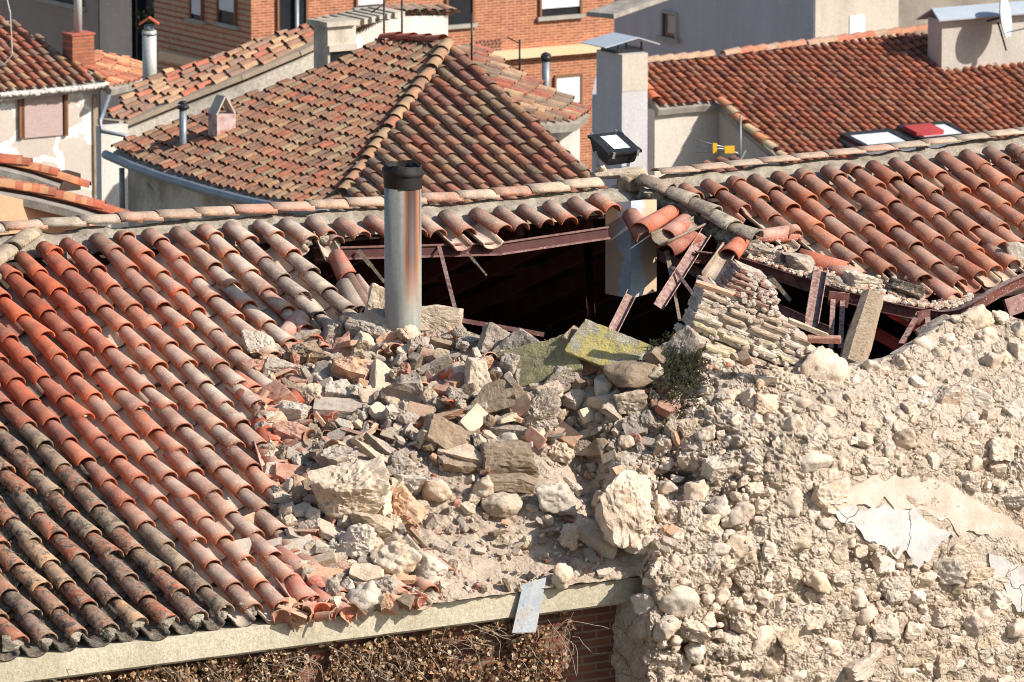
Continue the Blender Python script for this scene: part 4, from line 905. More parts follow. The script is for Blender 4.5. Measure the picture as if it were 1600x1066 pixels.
for k, (lx, ly, rx) in enumerate(ROWS):
    P = at(lx, ly, tb + 0.22 + 0.02 * k); Lr = (rx - lx) / FPX * tb / math.cos(TA) * 1.02
    pos = 0.0
    while pos < Lr - 0.05:
        ln = min(rb_.uniform(0.2, 0.30), Lr - pos)
        cc = rb_.choices([(0.54, 0.45, 0.36), (0.40, 0.30, 0.22), (0.42, 0.20, 0.12), (0.27, 0.13, 0.09), (0.48, 0.40, 0.25)], [3, 3.5, 1.2, 0.7 if k < 12 else 0.8, 1.6])[0]
        if k >= 12 and pos < 0.28: cc = (0.24, 0.12, 0.09)  # shade on the left end painted into these bricks
        pr = rb_.uniform(-0.02, 0.02)
        V, F = roughbox((ln - 0.006, 0.30, 0.046), 10, 5, 3, 0.0045, k * 9 + pos, chip=0.8)
        brs.add(loc(V, P + du * (pos + ln / 2) - dn_ * (0.15 - pr)), F, cc); pos += ln + 0.008
    n_ = max(8, int(Lr / 0.025))
    V, F = roughbox((Lr * 0.97, 0.29, 0.040), n_, 6, 3, 0.012, k * 3.3, fr=22)
    mts.add(loc(V, P + du * (Lr / 2) - dn_ * 0.166 - dv * 0.036), F)
    V, F = roughbox((Lr * 0.8, 0.26, 0.09), max(6, n_ // 3), 3, 2, 0.01, k * 5.3)
    mts.add(loc(V, P + du * (Lr * .54) - dn_ * 0.19 - dv * 0.02), F)
for k in range(170):   # mortar smeared over the right hand side
    a, b = rb_.uniform(0.15, 0.97), rb_.random(); kk = min(17, int(b * 18)); lx, ly, rx = ROWS[kk]
    if kk > 12: a = rb_.uniform(0.3, 0.97)
    Lr = (rx - lx) / FPX * tb / math.cos(TA) * 1.02
    rr = rb_.uniform(0.012, 0.032); V, F = rock('chunk', (rr * 2.6, rr * 1.2, rr * 1.8), 5200 + k, 2)
    P = at(lx, ly, tb + 0.22 + 0.02 * kk); mts.add(loc(V, P + du * (Lr * a) + dn_ * 0.004 - dv * rb_.uniform(0, 0.06)), F)
brs.build('brick_courses', m_oldbrick, stack); mts.build('mortar_joints', m_mort, stack)
for (px, py, w, h, ro, m, lab) in ((1262, 512, 62, 10, 22, 'tan', 'thin tan brick sticking out right of the slumped brick courses'), (1288, 530, 52, 12, 4, 'red', 'dusty red brick lying at the right tip of the slumped courses'), (1118, 452, 66, 9, 20, 'orange', 'long orange brick on the left shoulder of the slumped courses'), (1164, 560, 16, 34, -30, 'orange', 'small orange brick wedge standing right of the lower brick courses')):
    place_rock('loose_brick', px, py, w, h, 'brick', ro, 15, 5, m, 600 + px, lab, 'brick', base=lambda a, b: at(a, b, tb + 0.0))
#PART2
# ================================================================== STEEL AND TIMBER IN THE HOLE
def hp(px, py, back=0.0): return RP(px, py, -back)
def beam(name, a, b, w, h, m, label, cat, ba=0.15, bb=None, kind='C', group=None):
    """steel section between two seen points; w, h in metres"""
    p0, p1 = hp(*a, ba), hp(*b, ba if bb is None else bb)
    mb = MB(); ax = p1 - p0; Lx = np.linalg.norm(ax); ax = ax / Lx
    n = -FW - np.dot(-FW, ax) * ax; n /= np.linalg.norm(n); s_ = np.cross(ax, n)
    c = (p0 + p1) / 2
    if kind == 'C':
        mb.box(c, ax * Lx / 2, s_ * (h / 2 - 0.004), n * 0.004)
        for sg in (-1, 1): mb.box(c + s_ * sg * (h / 2) + n * w / 2, ax * Lx / 2, s_ * 0.004, n * w / 2)
    elif kind == 'I':
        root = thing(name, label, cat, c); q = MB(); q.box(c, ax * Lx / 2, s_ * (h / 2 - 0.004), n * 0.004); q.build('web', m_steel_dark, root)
        for sg in (-1, 1): q = MB(); q.box(c + s_ * sg * h / 2, ax * Lx / 2, s_ * 0.009, n * w / 2); q.build('flange', m, root)
        return root
    else: mb.box(c, ax * Lx / 2, s_ * h / 2, n * w / 2)
    return mb.build(name, m, label=label, cat=cat, group=group)
beam('steel_purlin', (490, 397), (782, 389), 0.05, 0.10, m_steel, 'rusty red steel purlin under the ridge tiles behind the flue pipe', 'steel beam', 0.10, 0.10, 'I')
beam('steel_purlin', (780, 389), (950, 364), 0.05, 0.10, m_steel, 'rusty red steel purlin rising from right of the pipe to the zinc gutter', 'steel beam', 0.10, 0.10, 'I')
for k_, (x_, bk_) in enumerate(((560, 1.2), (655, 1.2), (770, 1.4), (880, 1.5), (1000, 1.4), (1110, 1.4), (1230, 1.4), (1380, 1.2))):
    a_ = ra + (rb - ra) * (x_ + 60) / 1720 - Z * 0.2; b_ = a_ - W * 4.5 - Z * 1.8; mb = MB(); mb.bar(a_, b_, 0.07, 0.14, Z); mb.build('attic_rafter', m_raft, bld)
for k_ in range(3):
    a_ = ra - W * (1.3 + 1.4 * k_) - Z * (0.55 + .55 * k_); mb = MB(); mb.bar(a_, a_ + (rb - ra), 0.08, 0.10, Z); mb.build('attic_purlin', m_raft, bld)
beam('steel_strap', (686, 384), (711, 482), 0.006, 0.035, m_steel, 'thin steel strap hanging from the purlin right of the flue pipe', 'steel strap', 0.0, kind='F')
beam('steel_angle', (700, 497), (850, 523), 0.03, 0.04, m_steel, 'thin dusty steel bar at the rim of the heap right of the flue pipe', 'steel bar', -0.12, kind='F')
beam('steel_post', (1100, 368), (1028, 480), 0.05, 0.10, m_steel, 'broad steel channel leaning left behind the zinc gutter', 'steel beam', -0.1)
beam('steel_brace', (1052, 418), (1092, 472), 0.02, 0.03, m_steel, 'thin steel brace crossing the broad leaning channel', 'steel bar', -0.2, kind='F')
beam('steel_post', (985, 462), (955, 522), 0.05, 0.09, m_steel, 'short steel channel below the foot of the zinc gutter', 'steel beam', 0.35)
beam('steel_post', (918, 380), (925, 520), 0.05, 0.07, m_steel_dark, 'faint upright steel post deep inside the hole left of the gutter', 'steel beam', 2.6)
beam('steel_rafter', (1020, 395), (1300, 520), 0.05, 0.08, m_steel, 'steel rafter sloping down behind the slumped brick courses', 'steel beam', 0.6)
beam('steel_post', (1281, 424), (1266, 512), 0.06, 0.12, m_steel, 'upright steel channel between the brick courses and the timber stump', 'steel beam', -0.35)
pr = thing('steel_bracket', 'pair of narrow steel flats under the buckled beam left of the timber stump', 'steel bracket', hp(1310, 530, -0.2))
for x in (1302, 1317):
    p0, p1 = hp(x, 458, -0.2), hp(x - 4, 545, -0.2); mb = MB(); mb.bar(p0, p1, 0.045, 0.02, -FW); mb.build('steel_flat', m_steel, pr)
mb = MB(); mb.bar(hp(1294, 466, -0.22), hp(1326, 470, -0.22), 0.02, 0.13, Z); mb.build('head_plate', m_steel, pr)
BEAM = [(1085, 392), (1140, 398), (1190, 413), (1250, 433), (1310, 452), (1370, 468), (1420, 479), (1465, 486), (1495, 482), (1525, 466), (1555, 447), (1595, 428), (1660, 408)]
fr = thing('buckled_beam', 'long buckled steel beam carrying dust along the torn edge of the right roof', 'steel beam', hp(1470, 486, -0.15))
pts_ = []
for x in np.linspace(1085, 1660, 90): pts_.append(hp(x, float(interp(x, BEAM)), -0.15 - 0.75 * float(sstep(1440, 1560, x))))
pts_ = np.array(pts_)
for _ in range(3): pts_[1:-1] = (pts_[:-2] + pts_[1:-1] * 2 + pts_[2:]) / 4
def ribbon(pts, vecs, th):
    mb = MB(); n = len(pts); V = []
    for i, p in enumerate(pts):
        t = pts[min(i + 1, n - 1)] - pts[max(0, i - 1)]; t /= np.linalg.norm(t); v = vecs - np.dot(vecs, t) * t
        q = np.cross(t, v); q = q / np.linalg.norm(q) * th / 2
        V += [p + q, p + v + q, p + v - q, p - q]
    F = [(i * 4 + j, (i + 1) * 4 + j, (i + 1) * 4 + (j + 1) % 4, i * 4 + (j + 1) % 4) for i in range(n - 1) for j in range(4)]
    mb.add(V, F); return mb
ribbon(pts_, W * 0.08 - Z * 0.0, 0.008).build('top_flange', m_steel, fr)
ribbon(pts_ + W * 0.02 - Z * 0.006, -Z * 0.10, 0.008).build('web', m_steel, fr)
ribbon(pts_ - Z * 0.103, W * 0.05, 0.008).build('bottom_flange', m_steel, fr)
yb_ = thing('steel_fork', 'forked steel bracket under the dip of the buckled beam', 'steel bracket', hp(1445, 510, -0.2))
for (a, b) in (((1437, 488), (1408, 538)), ((1447, 488), (1458, 545))):
    mb = MB(); mb.bar(hp(*a, -0.2), hp(*b, -0.2), 0.05, 0.02, Z); mb.build('fork_arm', m_steel, yb_)
mb = MB(); mb.box(hp(1443, 496, -0.22), U * 0.07, W * 0.006, Z * 0.06); mb.build('gusset_plate', m_steel, yb_)
beam('red_beam', (1385, 478), (1500, 545), 0.03, 0.14, m_red, 'bright red steel beam under the buckled beam right of the timber stump', 'steel beam', 0.15)
beam('red_beam', (1330, 500), (1440, 560), 0.03, 0.10, m_red, 'dark red steel beam lower in the hole behind the timber stump', 'steel beam', 0.7)
beam('red_plate', (1180, 398), (1172, 425), 0.02, 0.07, m_red, 'small red steel plate above the top of the slumped brick courses', 'steel plate', -0.02, kind='F')
for (a_, b_, w1, lab) in (((1065, 372), (1120, 430), .05, 'dusty broken lath crossing behind the red tiles below the broken hip'), ((1042, 392), (1062, 500), .04, 'thin upright lath between the zinc gutter and the brick courses'), ((1200, 430), (1235, 470), .05, 'splintered batten behind the top of the slumped brick courses'), ((1120, 385), (1205, 415), .06, 'grey batten lying under the end of the broken hip'), ((1340, 462), (1420, 500), .04, 'thin lath hanging behind the timber stump'), ((560, 392), (600, 440), .04, 'thin broken lath hanging left of the flue pipe'), ((730, 395), (760, 430), .025, 'short wire like lath hanging from the purlin right of the pipe')):
    p0, p1 = hp(*a_, 0.02), hp(*b_, 0.08); mb = MB(); mb.bar(p0, (p0 + p1) / 2, w1, 0.02, -FW); mb.bar((p0 + p1) / 2 - (p1 - p0) * .01 + Z * .004, p1, w1 * .7, 0.017, -FW); mb.build('broken_lath', m_wood, label=lab, cat='lath', group=None)
# timber stump
st = MB(); a, b = hp(1328, 580, -0.75), hp(1362, 468, -0.55)
ax = b - a; L_ = np.linalg.norm(ax); ax /= L_; e1 = np.cross(ax, FW); e1 /= np.linalg.norm(e1); e2 = np.cross(ax, e1)
oc = [(1, .35), (.55, .9), (-.5, .95), (-1, .3), (-.95, -.6), (-.3, -1), (.5, -.95), (1, -.4)]
V = []
for i in range(13):
    t = i / 12; r = 0.115 * (0.98 + 0.06 * math.sin(t * 5)); 
    for k, (x, y) in enumerate(oc):
        V.append(a + ax * (L_ * t + (0.02 * x - 0.025 * y if i == 12 else 0)) + e1 * x * r + e2 * y * r)
V = np.array(V); V += np.outer(fbm(V * 14, 3, 5) * 0.006, e1)
F = [(i * 8 + k, i * 8 + (k + 1) % 8, (i + 1) * 8 + (k + 1) % 8, (i + 1) * 8 + k) for i in range(12) for k in range(8)] + [tuple(12 * 8 + k for k in range(8)), tuple(range(8))[::-1]]
st.add(V, F); st.build('timber_stump', m_wood, label='thick old timber stump leaning right out of the ruined wall', cat='timber')
def board(a, b, w, th, m, name, label, cat, da=0.0, db=0.0, face=None):
    p0, p1 = hp(*a, da), hp(*b, db); mb = MB(); mb.bar(p0, p1, w, th, face if face is not None else -FW); return mb.build(name, m, label=label, cat=cat)
# ------------------------------------------------------------------ loose roof tiles round the hole
def loose_tile(a, b, label, col, dust=0.4, inv=False, da=-0.1, db=-0.1, tw=0.0, age=0.1, sc=1.0, group=None, name='loose_roof_tile'):
    p0, p1 = hp(*a, da), hp(*b, db); y = p1 - p0; L = np.linalg.norm(y); y /= L
    n = NR - np.dot(NR, y) * y; n /= np.linalg.norm(n); x = np.cross(y, n)
    n2 = n * math.cos(tw) + x * math.sin(tw); x = np.cross(y, n2)
    T = tile_template(10, 3, L=L, inv=inv)
    mb = MB(); put(mb, T, p0, x * sc, y, n2 * sc, col, (age, dust, 0.5), 0.0, L)
    return mb.build(name, T_NEAR, label=label, cat='roof tile', group=group)
c1, c2, c3 = srgb(196, 100, 70), srgb(180, 100, 80), srgb(140, 120, 100)
loose_tile((985, 335), (1010, 375), 'short upturned clay tile right beside the zinc gutter top', c2, tw=0.5)
loose_tile((1052, 330), (1000, 362), 'clean red clay tile sliding left over the hole below the broken hip', c1, 0.25, db=-0.25)
loose_tile((1072, 345), (1040, 372), 'cracked clay tile just right of the red tile sliding left', c2, 0.4, db=-0.2)
loose_tile((1095, 352), (1028, 380), 'thin mossy channel tile lying across the hole edge', c3, 0.3, inv=True, db=-0.25, age=0.6)
loose_tile((1085, 372), (1040, 395), 'dark red tile hanging lowest below the broken hip', srgb(150, 74, 58), 0.2, db=-0.1)
loose_tile((1158, 378), (1138, 402), 'bright red tile bending down beneath the end of the broken hip', c1, 0.2, da=-0.2, db=-0.25)
loose_tile((1140, 392), (1110, 440), 'grey dusty channel tile hanging down left of the slumped brick courses', c3, 0.6, inv=True, da=-0.15, db=-0.2)
loose_tile((525, 400), (545, 438), 'orange tile fallen edgeways at the left corner of the hole', c1, 0.4, tw=1.0)
loose_tile((500, 372), (520, 410), 'pale channel tile at the left corner of the hole', c3, 0.8, inv=True, da=-0.02, db=-0.02)
loose_tile((545, 438), (575, 492), 'dark tile standing on edge left of the flue pipe', srgb(120, 84, 72), 0.2, tw=1.2)
loose_tile((536, 446), (560, 492), 'mortar crusted tile standing on edge leftmost beside the flue pipe', c3, 0.6, tw=1.0, age=0.5)
loose_tile((558, 440), (588, 482), 'third tile on edge close to the flue pipe, sandy inside', c2, 0.9, tw=1.5)
loose_tile((440, 530), (470, 500), 'broken tile lying open beside the upper left of the heap', c2, 0.7, tw=0.6)
loose_tile((365, 590), (395, 615), 'broken tile with jagged orange edges at the left edge of the heap', c1, 0.3, tw=0.4)
loose_tile((372, 618), (420, 640), 'whole orange tile lying crosswise at the left edge of the heap', c1, 0.3, tw=-0.2)
loose_tile((405, 660), (425, 700), 'orange tile under the rubble left of the smooth red broken brick', srgb(190, 84, 50), 0.1)
loose_tile((408, 700), (425, 745), 'upturned tile with a pale inside at the left edge of the heap', c2, 0.8, inv=True)
loose_tile((432, 862), (485, 905), 'pale edged tile under the large pale brick slab at the lower left', c2, 0.5)
loose_tile((455, 905), (478, 945), 'rightmost whole tile at the eave, red and dusty', c1, 0.4)
loose_tile((440, 912), (472, 948), 'open channel tile pointing down at the eave under the heap', c2, 0.6, inv=True)
loose_tile((490, 925), (520, 958), 'short red tile at the eave left of the overhanging round boulder', c1, 0.4)
loose_tile((520, 930), (540, 962), 'broken red tile curl at the eave touching the overhanging round boulder', c2, 0.5, tw=0.5)
loose_tile((612, 925), (655, 948), 'dark red tile shard on the fascia right of the overhanging round boulder', srgb(150, 74, 58), 0.3, inv=True)
loose_tile((1248, 400), (1320, 425), 'orange tile lying sideways at the torn lower edge of the right roof', c1, 0.2, tw=0.6)
loose_tile((1290, 415), (1345, 438), 'dusty tile under the sideways orange tile at the torn roof edge', c2, 0.7, tw=0.4)
loose_tile((1385, 448), (1440, 466), 'upturned tile with a black mossy inside above the buckled beam', srgb(70, 60, 48), 0.1, inv=True, age=0.9)
loose_tile((1450, 440), (1490, 470), 'last tile of its row hanging over the dip of the buckled beam', c2, 0.5)
loose_tile((1175, 372), (1245, 366), 'dusty pink tile lying level right of the broken hip', c2, 0.8, tw=0.2)
# broken hip of dark cap tiles at the right of the floodlight
hip = thing('broken_hip', 'short sagging hip of dark lichen covered cap tiles running down right from the floodlight', 'roof hip', hp(1000, 290))
HP = [(998, 288), (1036, 305), (1072, 322), (1106, 340), (1136, 362), (1172, 378)]
for i in range(len(HP) - 1):
    a_, b_ = hp(*HP[i], -0.22), hp(HP[i + 1][0] + 8, HP[i + 1][1] + 5, -0.22); d = b_ - a_; L = np.linalg.norm(d); d /= L
    X_ = np.cross(d, Z); X_ /= np.linalg.norm(X_); N_ = np.cross(X_, d)
    mb = MB(); put(mb, tile_template(10, 3, L=L, r0=0.1, r1=0.12, hf=0.75, th=0.02), a_ + N_ * 0.03, X_, d, N_, [srgb(150, 130, 110), srgb(140, 132, 118), srgb(120, 116, 106), srgb(165, 158, 140), srgb(130, 120, 106)][i], (0.8, 0.25, 0), 0.03, L)
    mb.build('hip_tile', T_NEAR, hip)
    for q in range(2):
        V, F = rock('chunk', (L * 0.7, 0.22, 0.16), 700 + i * 3 + q, 4, 1.5); mb = MB(); mb.add(V + a_ + d * L * (0.3 + 0.4 * q) - Z * 0.07, F); mb.build('bedding_mortar', m_ridge, hip)
for i, (x, y, w, h, lab) in enumerate(((1185, 392, 60, 26, 'left'), (1215, 400, 50, 24, 'centre'), (1250, 415, 70, 26, 'right'), (1290, 436, 56, 26, 'far'), (1338, 440, 66, 34, 'big'), (1384, 468, 50, 14, 'low'))):
    nm_ = {'left': 'pile of grey mortar bits under the end of the broken hip', 'centre': 'loose mortar bits in the middle of the torn edge above the brick courses', 'right': 'sandy mortar lump above the upright steel channel', 'far': 'mortar lump right of the upright steel channel on the buckled beam', 'big': 'big pale mortar chunk on the buckled beam above the timber stump', 'low': 'flat pale mortar flakes on the buckled beam right of the timber stump'}[lab]
    place_rock('mortar_chunk', x, y, w, h, 'chunk', 8, 0, 10, 'pale' if i > 3 else 'grey', 720 + i, nm_, 'rubble chunk', base=lambda a, b: hp(a, b, -0.12))
cr = MB(); rg = random.Random(9)
for _ in range(900):
    x = rg.uniform(1170, 1520); y = float(interp(x, BEAM)) - 3 - abs(rg.gauss(0, 1)) * (14 if x < 1420 else 6); r = rg.uniform(0.008, 0.035)
    V, F = rock('chunk', (r * 2, r * 1.6, r * 1.3), rg.randrange(40), 2); c = rg.choice(CC)
    cr.add(V + hp(x, y, -0.10), F, c)
cr.build('edge_crumbs', m_crumb, label='small mortar crumbs lying along the torn edge above the buckled beam', cat='debris', kind='stuff')
place_rock('concrete_plate', 1475, 520, 70, 50, 'slab', -28, 70, 0, 'grey', 801, 'grey plate leaning behind the top of the ruined wall right of the steel fork', 'slab', base=lambda a, b: hp(a, b, -0.5))
place_rock('concrete_plate', 1592, 402, 34, 50, 'slab', 0, 80, 0, 'pale', 802, 'pale dusty plate standing at the right end of the torn roof edge', 'slab', base=lambda a, b: hp(a, b, -0.25))
mb = MB(); mb.bar(hp(1572, 482, -0.55), hp(1640, 458, -0.55), 0.16, 0.03, -FW); mb.build('steel_plate', m_steel, label='wide dusty steel plate at the right end of the buckled beam', cat='steel plate')
# ------------------------------------------------------------------ flue pipe
pb0 = surf(630, 522, 0.02); tp = at(633, 268, np.dot(pb0 - CAM, FW))
tp[2] = pb0[2] + (tp[2] - pb0[2]); tp = np.array([pb0[0] + 0.01, pb0[1], tp[2]])
m_pipe, dd = mat('galvanised flue', [(0.17, 0.175, 0.16), (0.25, 0.25, 0.22), (0.33, 0.32, 0.27)], 2.5, rough=0.55, bump=0.06, stretch=(5, 5, 0.4), metal=0.12, grain=0.1, spec=0.4)
N, L = dd['N'], dd['L']
sx = N.new('ShaderNodeSeparateXYZ'); L.new(N['Texture Coordinate'].outputs['Object'], sx.inputs[0])
an = N.new('ShaderNodeMath'); an.operation = 'ARCTAN2'; L.new(sx.outputs['X'], an.inputs[0])
ng = N.new('ShaderNodeMath'); ng.operation = 'MULTIPLY'; ng.inputs[1].default_value = -1; L.new(sx.outputs['Y'], ng.inputs[0]); L.new(ng.outputs[0], an.inputs[1])
mpn = N.new('ShaderNodeMapping'); mpn.inputs['Scale'].default_value = (14, 14, 0.7); L.new(dd['src'], mpn.inputs[0])
nz_ = dd['noise'](1.0, 6, mpn.outputs[0])
def band(c, wd, zlo, zhi, amp):
    ad = N.new('ShaderNodeMath'); ad.operation = 'SUBTRACT'; L.new(an.outputs[0], ad.inputs[0]); ad.inputs[1].default_value = c
    ab = N.new('ShaderNodeMath'); ab.operation = 'ABSOLUTE'; L.new(ad.outputs[0], ab.inputs[0])
    a2 = N.new('ShaderNodeMath'); a2.operation = 'MULTIPLY_ADD'; L.new(nz_, a2.inputs[0]); a2.inputs[1].default_value = 0.35; L.new(ab.outputs[0], a2.inputs[2])
    return dd['mul'](dd['mul'](dd['ramp'](a2.outputs[0], wd + 0.22, wd * 0.75 + 0.14), dd['ramp'](sx.outputs['Z'], zlo, zhi)), amp)
col = dd['mix'](dd['col'], srgb(150, 120, 66), band(0.62, 0.60, 0.40, 0.85, 0.45))
col = dd['mix'](col, srgb(138, 72, 30), band(0.55, 0.50, 0.45, 0.9, 0.95))
col = dd['mix'](col, srgb(52, 28, 24), band(0.50, 0.34, 0.55, 0.95, 0.95))
col = dd['mix'](col, srgb(110, 40, 30), band(1.15, 0.10, 0.8, 1.15, 0.8))
L.new(col, dd['pb'].inputs['Base Color'])
pipe = thing('flue_pipe', 'tall galvanised flue pipe with a rust streak and charred open top', 'flue pipe', pb0 - Z * 0.25)
def ringtube(c, prof, n=48, tilt=None, thick=0.0, jag=0.0, seed=0):
    V = []; F = []; rg = np.random.default_rng(seed)
    for i, (z, r) in enumerate(prof):
        for k in range(n):
            a = 2 * math.pi * k / n; zz = z
            if tilt: zz += (tilt[0] * math.cos(a) + tilt[1] * math.sin(a)) * r
            if jag and i in jag: zz += 0.02 * fbm(np.array([[math.cos(a) * 2, math.sin(a) * 2, seed]]), 3, 2)[0]
            V.append(c + np.array([r * math.cos(a), r * math.sin(a), zz]))
    m = len(prof)
    F = [(i * n + k, i * n + (k + 1) % n, (i + 1) * n + (k + 1) % n, (i + 1) * n + k) for i in range(m - 1) for k in range(n)]
    return V, F
H_ = tp[2] - (pb0[2] - 0.25)
V, F = ringtube(pb0 - Z * 0.25, [(0, .158), (H_, .158), (H_, .154), (0.2, .154)]); mb = MB(); mb.add(V, F, smooth=True); o = mb.build('pipe_body', m_pipe, pipe)
o.data.polygons.foreach_set('use_smooth', [True] * len(o.data.polygons))
top0 = pb0 - Z * 0.25 + Z * H_
V, F = ringtube(top0, [(-0.10, .163), (0.03, .166), (0.10, .163), (0.10, .150), (-0.14, .150)], tilt=(-0.05, 0.0), jag=(2, 3), seed=4); mb = MB(); mb.add(V, F, smooth=True); mb.build('charred_collar', m_soot, pipe)
V, F = ringtube(top0 + Z * 0.035, [(-0.022, .168), (-0.012, .178), (0.0, .174), (0.012, .178), (0.022, .168)], tilt=(-0.10, 0.03)); mb = MB(); mb.add(V, F, smooth=True); mb.build('clamp_ring', m_soot, pipe)
# ------------------------------------------------------------------ zinc gutter piece hanging by the floodlight
g0 = [RP(950, 300, 0.05), RP(988, 303, 0.2), RP(1030, 300, 0.05)]
mb = MB(); V = []
dpt = np.dot(RP(988, 330) - CAM, FW) - 0.05
for (x, yt, yb, dd_) in ((946, 322, 459, 0.0), (966, 316, 463, -0.05), (986, 314, 467, -0.10), (1006, 312, 461, -0.05), (1026, 312, 456, 0.0)):
    for j in range(9):
        V.append(at(x, yt + (yb - yt) * j / 8, dpt + dd_ - 0.10 * (j / 8)))
F = [(i * 9 + j, i * 9 + j + 1, (i + 1) * 9 + j + 1, (i + 1) * 9 + j) for i in range(4) for j in range(8)]
k = len(V); V2 = V + [v + FW * 0.004 for v in V]
F = F + [tuple(q + k for q in f[::-1]) for f in F] + [(8 + 9 * i, 8 + 9 * i + k, 8 + 9 * (i + 1) + k, 8 + 9 * (i + 1)) for i in range(4)]
mb.add(V2, F)
m_gut, dg = mat('stained zinc', [(0.30, 0.33, 0.35), (0.42, 0.45, 0.46)], 4, rough=0.5, metal=0.3, bump=0.08, grain=0.12)
gx = dg['N'].new('ShaderNodeSeparateXYZ'); dg['L'].new(dg['N']['Texture Coordinate'].outputs['Object'], gx.inputs[0])
gn = dg['noise'](3.5, 8); ma = dg['N'].new('ShaderNodeMath'); ma.operation = 'ABSOLUTE'; dg['L'].new(gx.outputs['X'], ma.inputs[0])
mm = dg['N'].new('ShaderNodeMath'); mm.operation = 'MULTIPLY_ADD'; dg['L'].new(gn, mm.inputs[0]); mm.inputs[1].default_value = 0.34; dg['L'].new(ma.outputs[0], mm.inputs[2])
dg['L'].new(dg['mix'](dg['col'], srgb(176, 148, 122), dg['ramp'](mm.outputs[0], 0.26, 0.29)), dg['pb'].inputs['Base Color'])
mb.build('zinc_gutter', m_gut, label='bent zinc gutter piece with sandy stains hanging into the hole below the floodlight', cat='gutter')
mb = MB(); V = []
for (x, y, dd_) in ((817, 913, 0), (833, 908, 0.03), (854, 902, 0)):
    for j in range(6):
        t = j / 5; V.append(FP(x - 17 * t, y + 72 * t + (x - 817) * 0.28 * t + 4 * t, 0.04 + dd_ + 0.05 * t))
F = [(i * 6 + j, i * 6 + j + 1, (i + 1) * 6 + j + 1, (i + 1) * 6 + j) for i in range(2) for j in range(5)]; k = len(V)
mb.add(V + [v + FW * 0.003 for v in V], F + [tuple(q + k for q in f[::-1]) for f in F])
mb.build('metal_strip', m_zinc, label='small bent grey metal strip hanging over the concrete eave', cat='metal strip')
# ------------------------------------------------------------------ floodlight
c0 = RP(985, 262, 0.12)
BLp = at(952, 242, np.dot(c0 - CAM, FW) - 0.1)
xa = U * 0.345 + Z * 0.005; ya = np.array([-0.186, 0.297, 0.130]); yl = np.linalg.norm(ya); nn = np.cross(xa, ya); nn /= np.linalg.norm(nn)
BLp = BLp + np.array([0, 0, 0.0]); ctr = BLp + xa / 2 + ya / 2
fl_ = thing('floodlight', 'black floodlight facing the sky on the roof ridge', 'floodlight', ctr - Z * 0.28)
def loft(sections):
    mb = MB(); V = []; 
    for (sx_, sy_, h, cy) in sections:
        for (i, j) in ((-1, -1), (1, -1), (1, 1), (-1, 1)): V.append(ctr + xa * i * sx_ / 2 + ya * (j * sy_ / 2 + cy) + nn * h)
    n = len(sections); F = [(s_ * 4 + k, s_ * 4 + (k + 1) % 4, (s_ + 1) * 4 + (k + 1) % 4, (s_ + 1) * 4 + k) for s_ in range(n - 1) for k in range(4)] + [tuple(range(4))[::-1], tuple((n - 1) * 4 + k for k in range(4))]
    return mb.add(V, F)
loft([(0.72, 0.45, -0.155, -0.08), (0.86, 0.70, -0.12, -0.06), (0.92, 0.90, -0.03, 0), (0.94, 0.94, -0.014, 0)]).build('housing', m_black, fl_)
mb = MB(); t_ = 0.075
xn, yn = xa / np.linalg.norm(xa), ya / yl
XL, YL = np.linalg.norm(xa), yl
for (cx_, cy_, hx, hy) in ((0, -YL / 2 + 0.035, XL / 2 + 0.012, 0.035), (0, YL / 2 - 0.02, XL / 2 + 0.012, 0.02), (-XL / 2 + 0.045, 0.012, 0.05, YL / 2 - 0.055), (XL / 2 - 0.03, 0.012, 0.035, YL / 2 - 0.055)):
    mb.box(ctr + xn * cx_ + yn * cy_, xn * hx, yn * hy, nn * 0.012)
mb.build('front_frame', m_black, fl_)
mb = MB(); mb.box(ctr + xn * 0.015 + yn * 0.01 + nn * 0.002, xn * (XL / 2 - 0.06), yn * (YL / 2 - 0.045), nn * 0.004); mb.build('glass', m_glass, fl_)
m_galv = M1('galvanised fittings', [(0.45, 0.46, 0.47), (0.3, 0.3, 0.3)], 8, rough=0.4, metal=0.6, bump=0.1)
for (i, j) in ((-0.38, -0.5), (0.38, -0.5), (-0.38, 0.5), (0.38, 0.5)):
    mb = MB(); mb.box(ctr + xa * i + yn * (math.copysign(YL / 2 + 0.012, j)) + nn * -0.006, xn * 0.012, yn * 0.008, nn * 0.03); mb.build('clip', m_galv, fl_)
mb = MB(); q0 = ctr - xn * (XL / 2 + 0.03) - nn * 0.06; q1 = ctr + xn * (XL / 2 + 0.03) - nn * 0.06; zb = ctr[2] - 0.23
for a_, b_ in ((q0, np.array([q0[0] + .04, q0[1], zb])), (q1, np.array([q1[0] - .04, q1[1], zb])), (np.array([q0[0] + .04, q0[1], zb]), np.array([q1[0] - .04, q1[1], zb]))): mb.bar(a_, b_, 0.03, 0.006, -FW if abs(a_[2] - b_[2]) > .05 else Z)
mb.build('bracket', m_galv, fl_)
for i, (x, y, w, h, m) in enumerate(((975, 272, 80, 16, 'tan'), (1010, 284, 60, 26, 'grey'), (985, 290, 60, 26, 'brown'), (940, 268, 20, 20, 'tan'))):
    place_rock('mortar_bed', x, y, w, h, 'block' if i == 0 else 'chunk', -3, 0, 25, m, 850 + i, ['flat mortar block under the floodlight', 'grey mortar lump at the top of the broken hip', 'dark mortar lump below the floodlight beside the gutter top', 'small mortar stub left under the floodlight'][i], 'mortar', base=lambda a, b: RP(a, b, 0.1))
